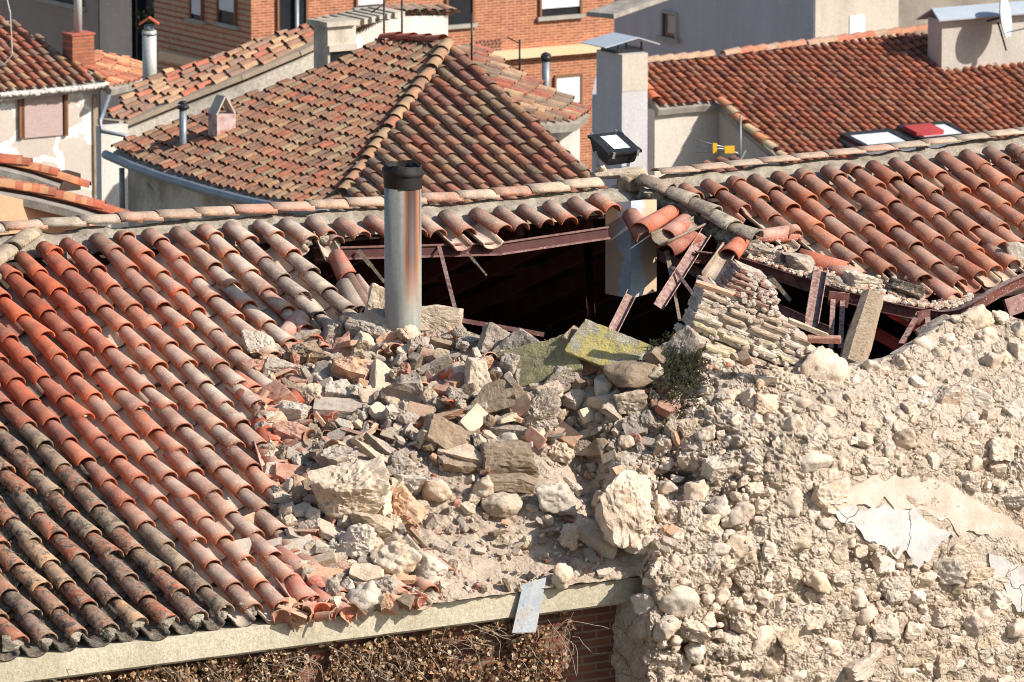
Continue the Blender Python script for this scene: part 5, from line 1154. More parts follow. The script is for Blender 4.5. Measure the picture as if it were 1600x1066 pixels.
# ------------------------------------------------------------------ withered ivy, weeds and moss
m_leaf = M1('withered ivy leaves', [(0.5, 0.5, 0.5), (1, 1, 1)], 20, attr=True, bump=0.0, rough=0.8, grain=0.2)
iv = MB(); rg = random.Random(4)
LC = [(0.42, 0.24, 0.12), (0.52, 0.33, 0.18), (0.28, 0.14, 0.07), (0.62, 0.47, 0.32), (0.15, 0.08, 0.045)]
lv = []; lf = []
for _ in range(15000):
    x = rg.uniform(20, 905); top = 1033 - .1345 * x + 46
    y = top + abs(rg.gauss(0, 1)) * 60 + 6 * math.sin(x * .07)
    if x > 850 and rg.random() < (x - 850) / 50: continue
    if y > 1085: y = rg.uniform(top, 1085)
    if fbm(np.array([[x * .022, y * .03, 1.5]]), 3, 8)[0] < -0.38: continue
    p = FP(x, y, -0.16 + rg.uniform(0, 0.12)); a = rg.choice([0.009, 0.012, 0.015, 0.019, 0.026]) * rg.uniform(.8, 1.2)
    E = np.array(Euler((rg.uniform(0, 6.28), rg.uniform(0, 6.28), rg.uniform(0, 6.28))).to_matrix())
    P = np.array([(0, -1, 0), (.8, -.4, .25), (.75, .4, .1), (0, 1, -.2), (-.75, .4, .2), (-.8, -.4, .1)]) * a
    iv.add(P @ E.T + p, [(0, 1, 2, 3), (0, 3, 4, 5)], rg.choice(LC))
for _ in range(150):
    x = rg.uniform(20, 900); p = FP(x, 1033 - .1345 * x + 44 + rg.uniform(-4, 50), -0.04); pts2 = [p]
    d = np.array([rg.uniform(-1, 1), 0, rg.uniform(-1, .2)])
    for k in range(6):
        d = d + np.array([rg.uniform(-.8, .8), 0, rg.uniform(-.7, .4)]); pts2.append(pts2[-1] + d / (np.linalg.norm(d) + .01) * 0.06 + W * rg.uniform(-.01, .012))
    iv.tube(pts2, 0.0025, 4, False, (0.45, 0.36, 0.27))
iv.build('withered_ivy', m_leaf, label='dry brown ivy clinging to the brick wall below the concrete eave', cat='ivy', loc=FP(500, 1066), kind='stuff')
m_moss = M1('moss and dry weeds', [(0.6, 0.6, 0.6), (1, 1, 1)], 20, attr=True, bump=0.0, grain=0.2)
ms = MB(); X0 = np.cross(DR, NR); X0 /= np.linalg.norm(X0)
for _ in range(15000):
    x = rg.uniform(-40, 420); y = rg.uniform(600, 1010)
    if y > EY(x) - 25: continue
    if prm_near(RP(x, y))[0] < 0.6 and not (rg.random() < 0.05 and x < 330): continue
    P = RP(x, y); c = np.dot(P - P_R, X0); k = math.floor(c / 0.26 - 0.0) * 0.26 + 0.13   # the channels between the covers
    if fbm(np.array([[P[0] * 1.6, P[1] * 1.6, 0]]), 3, 6)[0] < -0.25: continue
    P = P + X0 * (k - c + rg.gauss(0, 0.035)) + NR * 0.01
    cc = rg.choice([(0.035, 0.04, 0.018), (0.06, 0.07, 0.025), (0.05, 0.045, 0.03), (0.10, 0.085, 0.05), (0.025, 0.022, 0.018)])
    if rg.random() < 0.7:
        r = rg.uniform(0.010, 0.028); V = ICO[2][0][:12]; E = rg.uniform(0.6, 1.3)
        F = [(0, 1, 2), (0, 2, 3), (0, 3, 4), (0, 4, 1), (5, 2, 1), (5, 3, 2), (5, 4, 3), (5, 1, 4)]
        V = np.array([(0, 0, 1), (1, 0, 0), (0, 1, 0), (-1, 0, 0), (0, -1, 0), (0, 0, -1)]) * r * np.array([rg.uniform(.6, 1.4), rg.uniform(.6, 1.4), E])
        ms.add(V + P, F, cc)
    else:
        h = rg.uniform(0.02, 0.09); d = np.array([rg.gauss(0, .4), rg.gauss(0, .4), 1]) * h; s2 = np.array([0.003, 0, 0])
        ms.add([P - s2, P + s2, P + d], [(0, 1, 2)], (0.22, 0.18, 0.13) if rg.random() < .6 else cc)
ms.build('roof_moss', m_moss, label='dark moss and dry weeds filling the gaps between the old tiles at the lower left', cat='moss', kind='stuff')
wd = MB()
for _ in range(900):
    x = rg.gauss(1062, 20); y = rg.gauss(575, 24); 
    if y < 530 or x > 1090: continue
    P = surf(x, y, 0.10); pts2 = [P]; d = np.array([rg.gauss(0, .6), -.4, rg.uniform(0, 1)])
    for k in range(4): d = d + np.array([rg.gauss(0, .5), 0, rg.uniform(-.3, .3)]); pts2.append(pts2[-1] + d / np.linalg.norm(d) * rg.uniform(.015, .035))
    c = rg.choice([(0.05, 0.05, 0.03), (0.08, 0.10, 0.03), (0.13, 0.11, 0.08), (0.03, 0.03, 0.02)])
    wd.tube(pts2, 0.002, 3, False, c)
    
    for q in pts2[1:]: wd.add([q, q + [0.02, 0, 0.006], q + [0.012, -.004, 0.022]], [(0, 1, 2)], c)
wd.build('weed_tuft', m_moss, label='dark tangled weed tuft rooted between the lichen slab and the brick courses', cat='weed', loc=surf(1062, 600))
# ================================================================== THE TOWN BEHIND
def go(P, d, px):
    """walk from P along the level direction d until it is seen at column px"""
    a = P - CAM; k = (px - 800) / FPX
    s_ = (k * np.dot(a, FW) - a[0]) / (d[0] - k * np.dot(d, FW)); return P + d * s_
def stucco(name, c, s=1.2, v=0.15, bump=0.3):
    return M1(name, stretch=(1.6, 1.6, 0.5), cols=[tuple(q * (1 - v) for q in c), c, tuple(min(1, q * (1 + v)) for q in c)], scale=s, bump=bump, bscale=12, grain=0.10, rough=0.95, bdist=0.03)
m_white = stucco('white stucco', (0.60, 0.55, 0.49)); m_cream = stucco('cream stucco', (0.50, 0.43, 0.35)); m_grey = stucco('grey render', (0.48, 0.45, 0.45), v=0.08)
m_greyd = stucco('shade dark grey render', (0.075, 0.07, 0.07)); m_pink = stucco('pinkish render', (0.34, 0.255, 0.21), v=0.06); m_orange = stucco('orange stucco', (0.62, 0.32, 0.19), v=0.08)  # the very dark grey carries shade in its colour
m_stain = M1('stained old plaster', [(0.22, 0.18, 0.14), (0.50, 0.43, 0.34), (0.62, 0.56, 0.48)], 1.3, bump=0.4, bscale=15, grain=0.15)
m_mott = M1('mottled cement wall', [(0.16, 0.14, 0.12), (0.26, 0.22, 0.18), (0.33, 0.28, 0.23)], 0.8, bump=0.2, grain=0.1)
m_conc = stucco('plain cement', (0.42, 0.38, 0.33), v=0.1)
m_shut = M1('white roller shutter', [(0.60, 0.60, 0.60), (0.66, 0.66, 0.66)], 1, bump=0.0, grain=0.0)
m_win = M1('dark window glass', [(0.012, 0.014, 0.018), (0.03, 0.03, 0.035)], 1, rough=0.15, bump=0, grain=0, spec=0.5)
m_sill = stucco('cement sill', (0.36, 0.33, 0.28)); m_band = stucco('cream band', (0.72, 0.50, 0.30), v=0.05)
m_gutm = M1('grey metal', [(0.20, 0.22, 0.24), (0.30, 0.32, 0.34)], 3, rough=0.5, metal=0.4, bump=0.05)
m_sheet = M1('pale sheet metal', [(0.42, 0.47, 0.52), (0.50, 0.54, 0.58)], 1.2, rough=0.55, metal=0.2, bump=0.05, grain=0.05)
m_fl2 = M1('aged pale pipe', [(0.42, 0.42, 0.38), (0.55, 0.54, 0.49)], 3, rough=0.5, metal=0.2, stretch=(3, 3, .3), bump=0.05)
m_farbrick = brick_mat('apartment brick', srgb(178, 104, 68), srgb(150, 80, 52), srgb(180, 148, 120), bw=0.26, bh=0.075, ms=0.012, uax=U)
m_farbrickL = brick_mat('apartment brick side', srgb(190, 112, 68), srgb(160, 84, 52), srgb(185, 145, 112), bw=0.26, bh=0.075, ms=0.012, uax=W)
m_chim = brick_mat('chimney brick', srgb(170, 100, 70), srgb(150, 84, 60), srgb(120, 90, 70), bw=0.26, bh=0.075, ms=0.012, uax=U)
m_blind = M1('pale woven blind', [(0.40, 0.29, 0.26), (0.46, 0.34, 0.31)], 4, bump=0.1, stretch=(1, 1, 20))
m_frame = stucco('brown window frame', (0.22, 0.11, 0.06)); m_blue = stucco('blue shutter', (0.13, 0.22, 0.42)); m_yel = stucco('yellow plastic', (0.80, 0.45, 0.03), v=0.02)
m_eave = M1('grey eave boards', [(0.2, 0.17, 0.14), (0.4, 0.36, 0.31)], 3, bump=0.3)
def mass(C, pr_, pl_, down, right=U, left=None):
    """solid with its nearest top corner at C, its right face reaching column pr_ and its left face column pl_"""
    left = -W if left is None else left
    A = go(C, right, pr_); B = go(C, left, pl_); D = A + (B - C); mb = MB()
    t = [C, A, D, B]; V = t + [p - Z * down for p in t]
    mb.add(V, [(0, 1, 2, 3), (4, 7, 6, 5), (0, 4, 5, 1), (1, 5, 6, 2), (2, 6, 7, 3), (3, 7, 4, 0)]); return mb
def opening(parent, pts_px, face_P, face_N, m, name, proud=0.03, depth=0.06):
    """flat panel (window, sill, band) on a wall face: x0,y0,x1,y1 in the view"""
    x0, y0, x1, y1 = pts_px; along_ = np.cross(Z, face_N); 
    c = hit((x0 + x1) / 2, (y0 + y1) / 2, face_P, face_N); l = go(c, along_, x0); r = go(c, along_, x1)
    hz = abs(y1 - y0) / 2 * np.dot(c - CAM, FW) / FPX / math.cos(PITCH)
    mb = MB(); mb.box(c + face_N * (proud - depth / 2), (r - l) / 2, face_N * depth / 2, Z * hz); return mb.build(name, m, parent)
def window(parent, px, face_P, face_N, shutter=0.5, frame=m_frame, sill=True, blind=m_shut, ft=1.5):
    x0, y0, x1, y1 = px; w = opening(parent, px, face_P, face_N, m_win, 'window', 0.02)
    if shutter > 0: s_ = opening(parent, (x0 + ft, y0 + ft, x1 - ft, y0 + (y1 - y0) * shutter), face_P, face_N, blind, 'roller_shutter', 0.05); 
    if sill: opening(parent, (x0 - 5, y1, x1 + 5, y1 + 6), face_P, face_N, m_sill, 'sill', 0.12, 0.14)
    mb = MB(); al = np.cross(Z, face_N); c = hit((x0 + x1) / 2, (y0 + y1) / 2, face_P, face_N); l = go(c, al, x0); r = go(c, al, x1); hz = abs(y1 - y0) / 2 * np.dot(c - CAM, FW) / FPX / math.cos(PITCH)
    for q in (l, r): mb.box(q + face_N * 0.03, al * 0.03, face_N * 0.05, Z * hz)
    mb.box(c + Z * hz + face_N * 0.03, (r - l) / 2, face_N * 0.05, Z * 0.03); mb.build('frame', frame, w)
BB = Z * 12.0
# apartment block of brick
C = at(392, -60, 185)
ap = thing('apartment_block', 'tall orange brick apartment block with white roller shutters and a cream band', 'building', C - Z * 24)
mass(C, 1010, 240, 12).build('upper_storeys', m_farbrick, ap)
cb = C - Z * 3.0
FW_P, FW_N = C, W
opening(ap, (392, 99, 1010, 112), C, W, m_band, 'cream_band', 0.06, 0.1) if False else None
def strip(parent, xa_, ya_, xb_, yb_, th, P, Nn, m, name, proud=0.06):
    a_, b_ = hit(xa_, ya_, P, Nn), hit(xb_, yb_, P, Nn); b_[2] = a_[2]; hz = th / 2 * np.dot(a_ - CAM, FW) / FPX
    mb = MB(); mb.box((a_ + b_) / 2 + Nn * proud / 2, (b_ - a_) / 2, Nn * proud / 2, Z * hz); return mb.build(name, m, parent)
strip(ap, 393, 118, 1005, 82, 14, C, W, m_band, 'cream_band', 0.25)
strip(ap, 260, 85, 391, 100, 14, C, -U, m_band, 'cream_band', 0.25)
window(ap, (843, -20, 906, 24), C, W, 0.72); window(ap, (697, -20, 738, 38), C, W, 0.0); window(ap, (556, -20, 600, 10), C, W, 0.9); window(ap, (866, 118, 907, 165), C, W, 0.92)
window(ap, (433, -10, 478, 62), C, W, 0.0, sill=False)  # dark pane stands in for the shade of a balcony recess
window(ap, (300, -20, 318, 30), C, -U, 0.85); window(ap, (343, -20, 370, 37), C, -U, 0.65)
mb = MB(); q = go(at(460, -10, 184), U, 460); q = hit(460, -10, C, W); mb.tube([q + W * 0.12, q + W * 0.12 - Z * 4], 0.06, 8); mb.build('drain_pipe', m_gutm, ap)
mb = MB(); q = hit(770, 40, C, W)
for i in range(4):
    for k in range(7): mb.box(hit(745 + 2.9 * k * 2 + (i % 2) * 2, 66 + i * 5 - k * .6, C, W) + W * 0.01, U * 0.03, W * 0.012, Z * 0.02)
mb.build('vent_bricks', m_greyd, ap)
# grey building with a lit end
C = at(1272, -40, 176)
gb = thing('grey_building', 'plain grey rendered building with an end wall tinted cream for sunlight behind the orange roof', 'building', C - Z * 22)
mass(C, 1404, 960, 12).build('walls', m_grey, gb)
strip(gb, 1273, 10, 1403, 2, 220, C, W, m_cream, 'sun_tinted_end_wall', 0.03)  # cream overlay: sunlight on this end put into the wall colour
window(gb, (1036, 20, 1059, 58), C, -U, 0.0, frame=m_conc); opening(gb, (1046, 24, 1057, 52), C, -U, m_cream, 'curtain', 0.05)
opening(gb, (1327, 24, 1351, 58), C + W * 0.03, W, m_shut, 'window', 0.02)
mb = MB(); a_, b_ = at(938, 24, 170), at(1030, -8, 172); mb.bar(a_, b_, 0.8, 0.12, Z); mb.build('roof_edge', m_eave, gb)
# mottled building, far right
C = at(1400, -50, 185); mt = thing('cement_building', 'mottled brown cement building at the top right behind the satellite dish', 'building', C - Z * 20)
mass(C, 1660, 1380, 12).build('walls', m_mott, mt)
# left back buildings
C = at(153, -40, 172); pk = thing('pink_building', 'pinkish brown rendered building in shade at the top left', 'building', C - Z * 20)
mass(C, 205, -60, 12).build('walls', m_pink, pk)
strip(pk, 154, 20, 204, 18, 330, C, W, m_greyd, 'shade_dark_return_wall', 0.05)  # dark overlay paints shade on the return wall
window(pk, (68, -30, 130, 3), C, -U, 0.6)
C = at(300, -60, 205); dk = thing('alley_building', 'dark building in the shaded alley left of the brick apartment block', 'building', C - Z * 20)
mass(C, 420, 100, 14).build('walls', m_greyd, dk)  # dark backdrop, the alley shade is put into the wall colour
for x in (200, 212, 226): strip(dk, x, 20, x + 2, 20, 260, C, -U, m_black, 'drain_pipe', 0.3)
# dark tree in the alley
tr = thing('alley_tree', 'dark leafy tree in the shaded alley between the pink building and the brick block', 'tree', at(262, 160, 196))
q = at(262, 120, 196); mb = MB(); mb.tube([q - Z * 4, q, q + Z * 1.2], [0.16, 0.1, 0.05], 8); mb.build('trunk', m_dark, tr)
m_tree = M1('dark foliage', [(0.02, 0.03, 0.012), (0.05, 0.06, 0.02)], 4, bump=0, attr=True, grain=0.2)
mb = MB()
for _ in range(2600):
    v = np.array([rg.gauss(0, 1), rg.gauss(0, 1), rg.gauss(0, 1)]); v /= np.linalg.norm(v); r = (0.5 + 0.5 * rg.random()) * (1 + .3 * math.sin(v[0] * 5 + v[2] * 4))
    p = at(262, 32, 196) + v * r * np.array([0.75, 0.7, 1.0]); s_ = rg.uniform(.03, .07); E = np.array(Euler((rg.uniform(0, 6), rg.uniform(0, 6), 0)).to_matrix())
    mb.add(np.array([(-1, 0, 0), (0, -.5, 0), (1, 0, 0), (0, .5, 0)]) * s_ @ E.T + p, [(0, 1, 2, 3)], (rg.uniform(.5, 1.2),) * 3)
mb.build('crown', m_tree, tr)
# ------------------------------------------------------------------ roofs of the town
NL = math.sin(SL) * -U + math.cos(SL) * Z; DL = -U * math.cos(SL) - Z * math.sin(SL)
UQ = np.array([math.cos(R(-12)), math.sin(R(-12)), 0]); NRb = math.sin(SL) * UQ + math.cos(SL) * Z; DRb = UQ * math.cos(SL) - Z * math.sin(SL)
def far_prm(a, d): return lambda p: (a, d)
TAN = [srgb(166, 108, 72), srgb(176, 132, 92), srgb(156, 90, 60), srgb(140, 98, 72), srgb(168, 84, 52), srgb(162, 134, 98), srgb(124, 80, 62), srgb(152, 104, 74), srgb(160, 98, 66)]
def far_roof(parent, P0, D, Nn, poly, pal, name='roof_tiles', sp=0.26, ex=0.32, prm=(0.12, 0.25), sc=1.0, under=m_eave, jit=1.0):
    pts3 = [hit(x, y, P0, Nn) for x, y in poly]; mb = MB(); tiled(mb, P0, D, Nn, pts3, pal, LQ, sp=sp, ex=ex, prm=far_prm(*prm), sc=sc, jit=jit); o = mb.build(name, T_FAR, parent)
    mb = MB(); sheet(mb, [p - Nn * 0.015 for p in pts3], Nn, 0.14); mb.build('roof_deck', under, parent); return o
# hipped roof house in the middle
A = at(702, 78, 111)
hh = thing('hipped_house', 'house with a large hipped roof of mixed red and straw coloured old tiles', 'house', at(400, 330, 104) - Z * 3)
LPOLY = [(598, 66), (640, 64), (702, 70), (640, 162), (585, 238), (528, 322), (470, 322), (400, 310), (330, 292), (260, 270), (215, 254), (176, 236), (200, 222), (300, 186), (420, 140), (520, 104)]
far_roof(hh, A, DL, NL, LPOLY, TAN, 'left_roof_slope', prm=(0.38, 0.1), sp=0.195, sc=0.75, ex=0.25)
RPOLY = [(704, 78), (760, 125), (834, 189), (900, 245), (945, 285), (950, 345), (528, 345), (531, 325), (590, 240), (645, 165)]
far_roof(hh, A, DR, NR, RPOLY, [srgb(172, 96, 66), srgb(180, 126, 88), srgb(164, 84, 58), srgb(158, 124, 92), srgb(134, 70, 56), srgb(140, 104, 80), srgb(168, 106, 72)], 'front_roof_slope', prm=(0.42, 0.10), sp=0.27)
mb = MB(); capc = [srgb(166, 118, 80), srgb(156, 90, 60), srgb(170, 134, 96), srgb(140, 96, 70)]
def caps(mb, a_, b_, col, r=0.12, st=0.36, prm=(0.1, 0.2, 0), up=0.06):
    d = b_ - a_; L = np.linalg.norm(d); d /= L; X_ = np.cross(d, Z); X_ /= np.linalg.norm(X_); N_ = np.cross(X_, d); T = tile_template(6, 1, L=st * 1.15, r0=r * .85, r1=r, hf=.8, solid=False)
    for i in range(int(L / st)): put(mb, T, a_ + d * st * i + N_ * up, X_, d, N_, rg.choice(col), prm, 0.03, st * 1.15)
hpts = [(700, 72), (672, 118), (640, 163), (604, 212), (570, 262), (527, 322)]
for i in range(5): caps(mb, hit(*hpts[i], A, NL), hit(*hpts[i + 1], A, NL), capc)
caps(mb, hit(598, 66, A, NL) , hit(700, 72, A, NL), [srgb(190, 80, 52)])
mb.build('hip_tiles', T_FAR, hh)
mb = MB(); gp = [(172, 241), (215, 260), (262, 277), (332, 298), (402, 316), (470, 328), (520, 334)]
g3 = [hit(x, y, A, NL) - U * 0.08 for x, y in gp]; mb.tube(g3, 0.075, 8); mb.build('gutter', m_gutm, hh)
wl = [hit(x, y, A, NL) + U * 0.25 - Z * 0.12 for x, y in [(178, 240), (262, 272), (402, 312), (528, 326)]]
mb = MB(); V = wl + [p - Z * 6 for p in wl]; V += [p + U * 0.3 for p in V]; n = 4
mb.add(V, [(i, i + 1, i + 5, i + 4) for i in range(3)] + [(i + 8, i + 12, i + 13, i + 9) for i in range(3)] + [(0, 8, 9, 1), (1, 9, 10, 2), (2, 10, 11, 3), (0, 4, 12, 8)]); mb.build('shaded_wall', m_stain, hh)
mb = MB(); mb.tube([hit(236, 288, wl[0], -U) - U * .06, hit(252, 305, wl[0], -U) - U * .06, hit(264, 326, wl[0], -U) - U * .06], 0.025, 6); mb.build('wall_pipe', m_gutm, hh); mb = MB(); mb.tube([hit(290, 305, wl[0], -U) - U * .06, hit(310, 318, wl[0], -U) - U * .06, hit(330, 330, wl[0], -U) - U * .06], 0.02, 6); mb.build('wall_pipe', m_gutm, hh); mb = MB(); mb.tube([hit(199, 262, wl[0], -U) - U * .1, hit(200, 345, wl[0], -U) - U * .1], 0.045, 8); mb.build('wall_pipe', m_gutm, hh)
mb = MB(); vq = hit(286, 236, A, NL); mb.tube([vq - Z * .3, at(286, 170, np.dot(vq - CAM, FW))], 0.06, 12); vp = mb.build('vent_pipe', m_gutm, label='slim dark vent pipe on the left slope of the hipped roof', cat='vent pipe')
mb = MB(); tq = at(286, 168, np.dot(vq - CAM, FW)); mb.tube([tq - Z * .02, tq + Z * .03], 0.095, 12); mb.tube([tq + Z * .06, tq + Z * .1], [0.09, 0.05], 12); mb.build('vent_cap', m_black, vp)
cq = hit(352, 216, A, NL); ch = thing('small_chimney', 'small flaking pink chimney with two tiles set as a gable on the hipped roof', 'chimney', cq - Z * .1)
m_flake = M1('flaking pink paint', [(0.35, 0.08, 0.05), (0.50, 0.34, 0.30), (0.60, 0.50, 0.47)], 7, bump=0.2)
mb = MB(); mb.box(cq + Z * .13 - W * .1, U * .17, W * .14, Z * .25); mb.build('shaft', m_flake, ch)
for sg in (-1, 1):
    mb = MB(); mb.bar(cq + Z * .38 + U * .17 * sg - W * .1, cq + Z * .66 + U * .01 * sg - W * .1, 0.26, 0.025, U); mb.build('gable_tile', m_stain, ch)
# lean-to behind the hipped roof (to the right)
lt = thing('side_wing', 'low wing with weathered brown tiles right of the hipped roof', 'house', at(860, 240, 120) - Z * 3)
B_ = at(712, 82, 118)
far_roof(lt, B_, DRb, NRb, [(706, 78), (742, 72), (790, 105), (850, 140), (922, 178), (905, 192), (850, 196), (835, 188), (770, 132)], [srgb(176, 120, 84), srgb(150, 96, 72), srgb(190, 150, 112), srgb(140, 116, 92), srgb(184, 84, 56)], prm=(0.35, 0.15))
C = at(872, 190, 117); mass(C, 906, 850, 5).build('white_wall', m_white, lt)
# long low roof on the stained wall
B_ = at(200, 200, 125); ln = thing('long_roof_house', 'long narrow tiled roof above a stained plaster wall left of the hipped roof', 'house', at(200, 330, 124) - Z * 3)
far_roof(ln, B_, DL, NL, [(165, 186), (215, 140), (262, 115), (330, 95), (410, 65), (490, 40), (530, 50), (470, 82), (380, 120), (280, 160), (200, 194)], [srgb(190, 130, 90), srgb(170, 110, 80), srgb(206, 160, 115), srgb(150, 110, 86), srgb(196, 96, 62)], prm=(0.2, 0.25))
tops = [hit(x, y, B_, NL) for x, y in [(166, 192), (200, 196), (280, 163), (380, 124), (470, 86), (520, 62)]]
mb = MB()
for a_, b_ in zip(tops[:-1], tops[1:]): mb.bar(a_ + Z * .03 - W * .1, b_ + Z * .03 - W * .1, 0.26, 0.09, Z)
mb.build('mortar_coping', stucco('sandy coping', (0.42, 0.33, 0.24)), ln)
m_dirty = M1('stained cream wall', [(0.30, 0.27, 0.23), (0.56, 0.49, 0.40), (0.60, 0.53, 0.45)], 1.1, bump=0.3)
lw = [p - Z * .08 for p in tops[1:]]; n = len(lw); V = lw + [p - Z * 6 for p in lw]; V = V + [v - W * 0.25 for v in V]
F = [(i, i + n, i + n + 1, i + 1) for i in range(n - 1)] + [(i + 2 * n, i + 1 + 2 * n, i + 1 + 3 * n, i + 3 * n) for i in range(n - 1)] + [(i, i + 1, i + 1 + 2 * n, i + 2 * n) for i in range(n - 1)] + [(0, 2 * n, 3 * n, n)]
mb = MB(); mb.add(V, F); mb.build('stained_wall', m_dirty, ln)
C = at(158, 198, 124); mb = mass(C, 200, 150, 8); mb.build('white_wall', m_white, ln)
mb = MB(); gq = [at(170, 150, 123.5), at(157, 190, 123), at(158, 205, 123), at(196, 212, 123), at(199, 230, 123)]; mb.tube(gq, 0.04, 6); mb.build('rain_pipe', m_gutm, ln)
# dormer block and white house behind the hip
C = at(556, 66, 122); db = thing('white_house', 'small white plastered house with a ragged tiled verge behind the hipped roof', 'house', C - Z * 6)
mb = MB(); a_ = at(556, 62, 122); top = [at(556, 42, 122), at(620, 22, 123.5), at(700, 22, 125), ]; b_ = at(700, 80, 125)
V = [a_ - Z * 3, at(556, 42, 122), at(605, 27, 122.5), at(700, 24, 124), b_ - Z * 3]; V = V + [v - W * 1.2 for v in V]
mb.add(V, [(0, 4, 3, 2, 1), (5, 6, 7, 8, 9), (0, 1, 6, 5), (1, 2, 7, 6), (2, 3, 8, 7), (3, 4, 9, 8)]); mb.build('white_wall', m_white, db)
opening(db, (641, 44, 660, 61), V[0], np.cross(V[4] - V[0], Z) / np.linalg.norm(np.cross(V[4] - V[0], Z)), m_blue, 'blue_window', 0.04)
mb = MB()
for k in range(46):
    t = k / 45; p = at(548 + 156 * t, (47 - 30 * min(1, t / .38)) if t < .38 else 17 + rg.uniform(-2, 3), 122 + 2.2 * t); put(mb, LQ, p + Z * 0.02 - W * 0.25, U, W, Z, rg.choice(OLD), (0.5, 0.3, 0), -0.06)
mb.build('verge_tiles', T_FAR, db)
mb = MB()
for k in range(9): mb.box(at(508 + k * 12, 38 - k * 2.4, 121), U * .1, W * .45, Z * .05)
mb.build('eave_tiles', m_stain, db)
C = at(512, 40, 120); ck = thing('chimney_block', 'square crumbling plaster chimney block with a dark opening at the top of the long roof', 'chimney', C - Z * 2)
mass(C, 556, 490, 1.2).build('plaster_shaft', m_stain, ck); opening(ck, (517, 78, 549, 104), C, W, m_win, 'opening', 0.02); opening(ck, (511, 70, 555, 79), C, W, m_cream, 'lintel', 0.08, 0.1)  # flat dark panel stands in for the shade inside the opening
mb = MB(); mb.box(C + (U * .24 - W * .2) + Z * .02, U * .3, W * .28, Z * .04); mb.build('cap_slab', m_stain, ck)
# tall pale pipe with a little red cap
pq = at(234, 128, 128); q2 = at(234, 46, 128); q2 = np.array([pq[0], pq[1], q2[2]])
fp = thing('tall_flue', 'tall pale flue with a little red gable cap rising from the long roof', 'flue pipe', pq - Z * .4)
mb = MB(); mb.tube([pq - Z * .4, q2], 0.13, 20); mb.build('pipe_body', m_fl2, fp)
mb = MB(); mb.tube([q2 - Z * .08, q2 - Z * .04], 0.14, 20); mb.tube([q2 + Z * 0, q2 + Z * .1], 0.09, 12); mb.build('collar', m_gutm, fp)
mb = MB(); mb.bar(q2 + Z * .12 - RT * .18, q2 + Z * .24, 0.26, 0.02, Z); mb.bar(q2 + Z * .24, q2 + Z * .12 + RT * .18, 0.26, 0.02, Z); mb.build('gable_cap', stucco('red cap paint', (0.4, 0.09, 0.05)), fp)
# left house
C = at(152, 132, 148); lh = thing('stucco_house', 'white and pink patched stucco house at the left with a blinded window', 'house', C - Z * 6)
E0 = hit(152, 134, C, W)
m_patch, dp = mat('patched stucco', [(0.46, 0.39, 0.33), (0.54, 0.47, 0.40)], 1.0, bump=0.2, grain=0.06)
vo = dp['N'].new('ShaderNodeTexVoronoi'); vo.feature = 'DISTANCE_TO_EDGE'; vo.inputs['Scale'].default_value = 1.0
nv = dp['noise'](1.2, 3); av = dp['N'].new('ShaderNodeVectorMath'); av.operation = 'ADD'; dp['L'].new(dp['src'], av.inputs[0]); dp['L'].new(nv, av.inputs[1]); dp['L'].new(av.outputs[0], vo.inputs['Vector'])
dp['L'].new(dp['mix'](dp['col'], (0.72, 0.69, 0.64), dp['ramp'](vo.outputs['Distance'], 0.07, 0.05)), dp['pb'].inputs['Base Color'])
mass(C + Z * .1, 152.5, -90, 8).build('side_wall', m_white, lh) if False else None
A0 = go(C, -U, -70); mb = MB(); V = [C, A0, A0 - W * 5, C - W * 5]; V = V + [v - Z * 8 for v in V]
mb.add(V, [(0, 3, 2, 1), (4, 5, 6, 7), (0, 1, 5, 4), (1, 2, 6, 5), (2, 3, 7, 6), (3, 0, 4, 7)]); mb.build('walls', m_patch, lh)
window(lh, (33, 143, 100, 213), C, W, 1.0, sill=False, blind=m_blind, ft=4)
opening(lh, (28, 143, 36, 215), C, W, m_frame, 'frame_side', 0.08, .1); opening(lh, (98, 143, 104, 212), C, W, m_frame, 'frame_side', 0.08, .1)
opening(lh, (145, 150, 152, 330), C, W, m_wood, 'corner_post', 0.05)
RF = C + W * .15 + Z * .08
far_roof(lh, RF, DR, NR, [(-40, 152), (-40, 5), (0, 24), (60, 60), (105, 90), (140, 112), (166, 130), (100, 138)], [srgb(186, 120, 80), srgb(200, 150, 105), srgb(190, 96, 60), srgb(150, 110, 84), srgb(176, 80, 52)], sp=0.235, prm=(0.3, 0.12), sc=0.9)
far_roof(lh, hit(150, 122, RF, NR), DRb, NRb, [(100, 84), (140, 82), (190, 92), (222, 100), (224, 128), (175, 140), (150, 118)], [srgb(214, 140, 92), srgb(206, 120, 78), srgb(190, 100, 66), srgb(220, 160, 112)], 'side_roof_slope', prm=(0.05, 0.2), sc=0.9)
mb = MB(); ex_ = [(-40, 152), (0, 146), (60, 141), (110, 137), (166, 130)]
e3 = [hit(x, y, RF, NR) for x, y in ex_]; tot = 34
for k in range(tot):
    x = -30 + 195 * k / (tot - 1); y = float(interp(x, ex_)) + 3; p = hit(x, y, RF, NR); V, F = rock('stone', (.16, .12, .11), k, 2); mb.add(V + p - W * 0.02, F)
mb.build('eave_mortar', m_white, lh)
cq = hit(128, 100, RF, NR); bc = thing('brick_chimney', 'short red brick chimney with a grey metal pipe on the left house roof', 'chimney', cq - Z * .3)
cc_ = cq - W * .15; mb = MB(); mb.box(cc_ + Z * .12, U * .26, W * .22, Z * .5); mb.build('brick_shaft', m_chim, bc)
mb = MB(); mb.box(cc_ + Z * .635, U * .28, W * .24, Z * .02); mb.build('red_cap', stucco('red tile cap', (.42, .12, .08)), bc)
mb = MB(); mb.tube([cc_ + Z * .64, cc_ + Z * 2.2], 0.085, 16); mb.build('metal_pipe', m_fl2, bc)
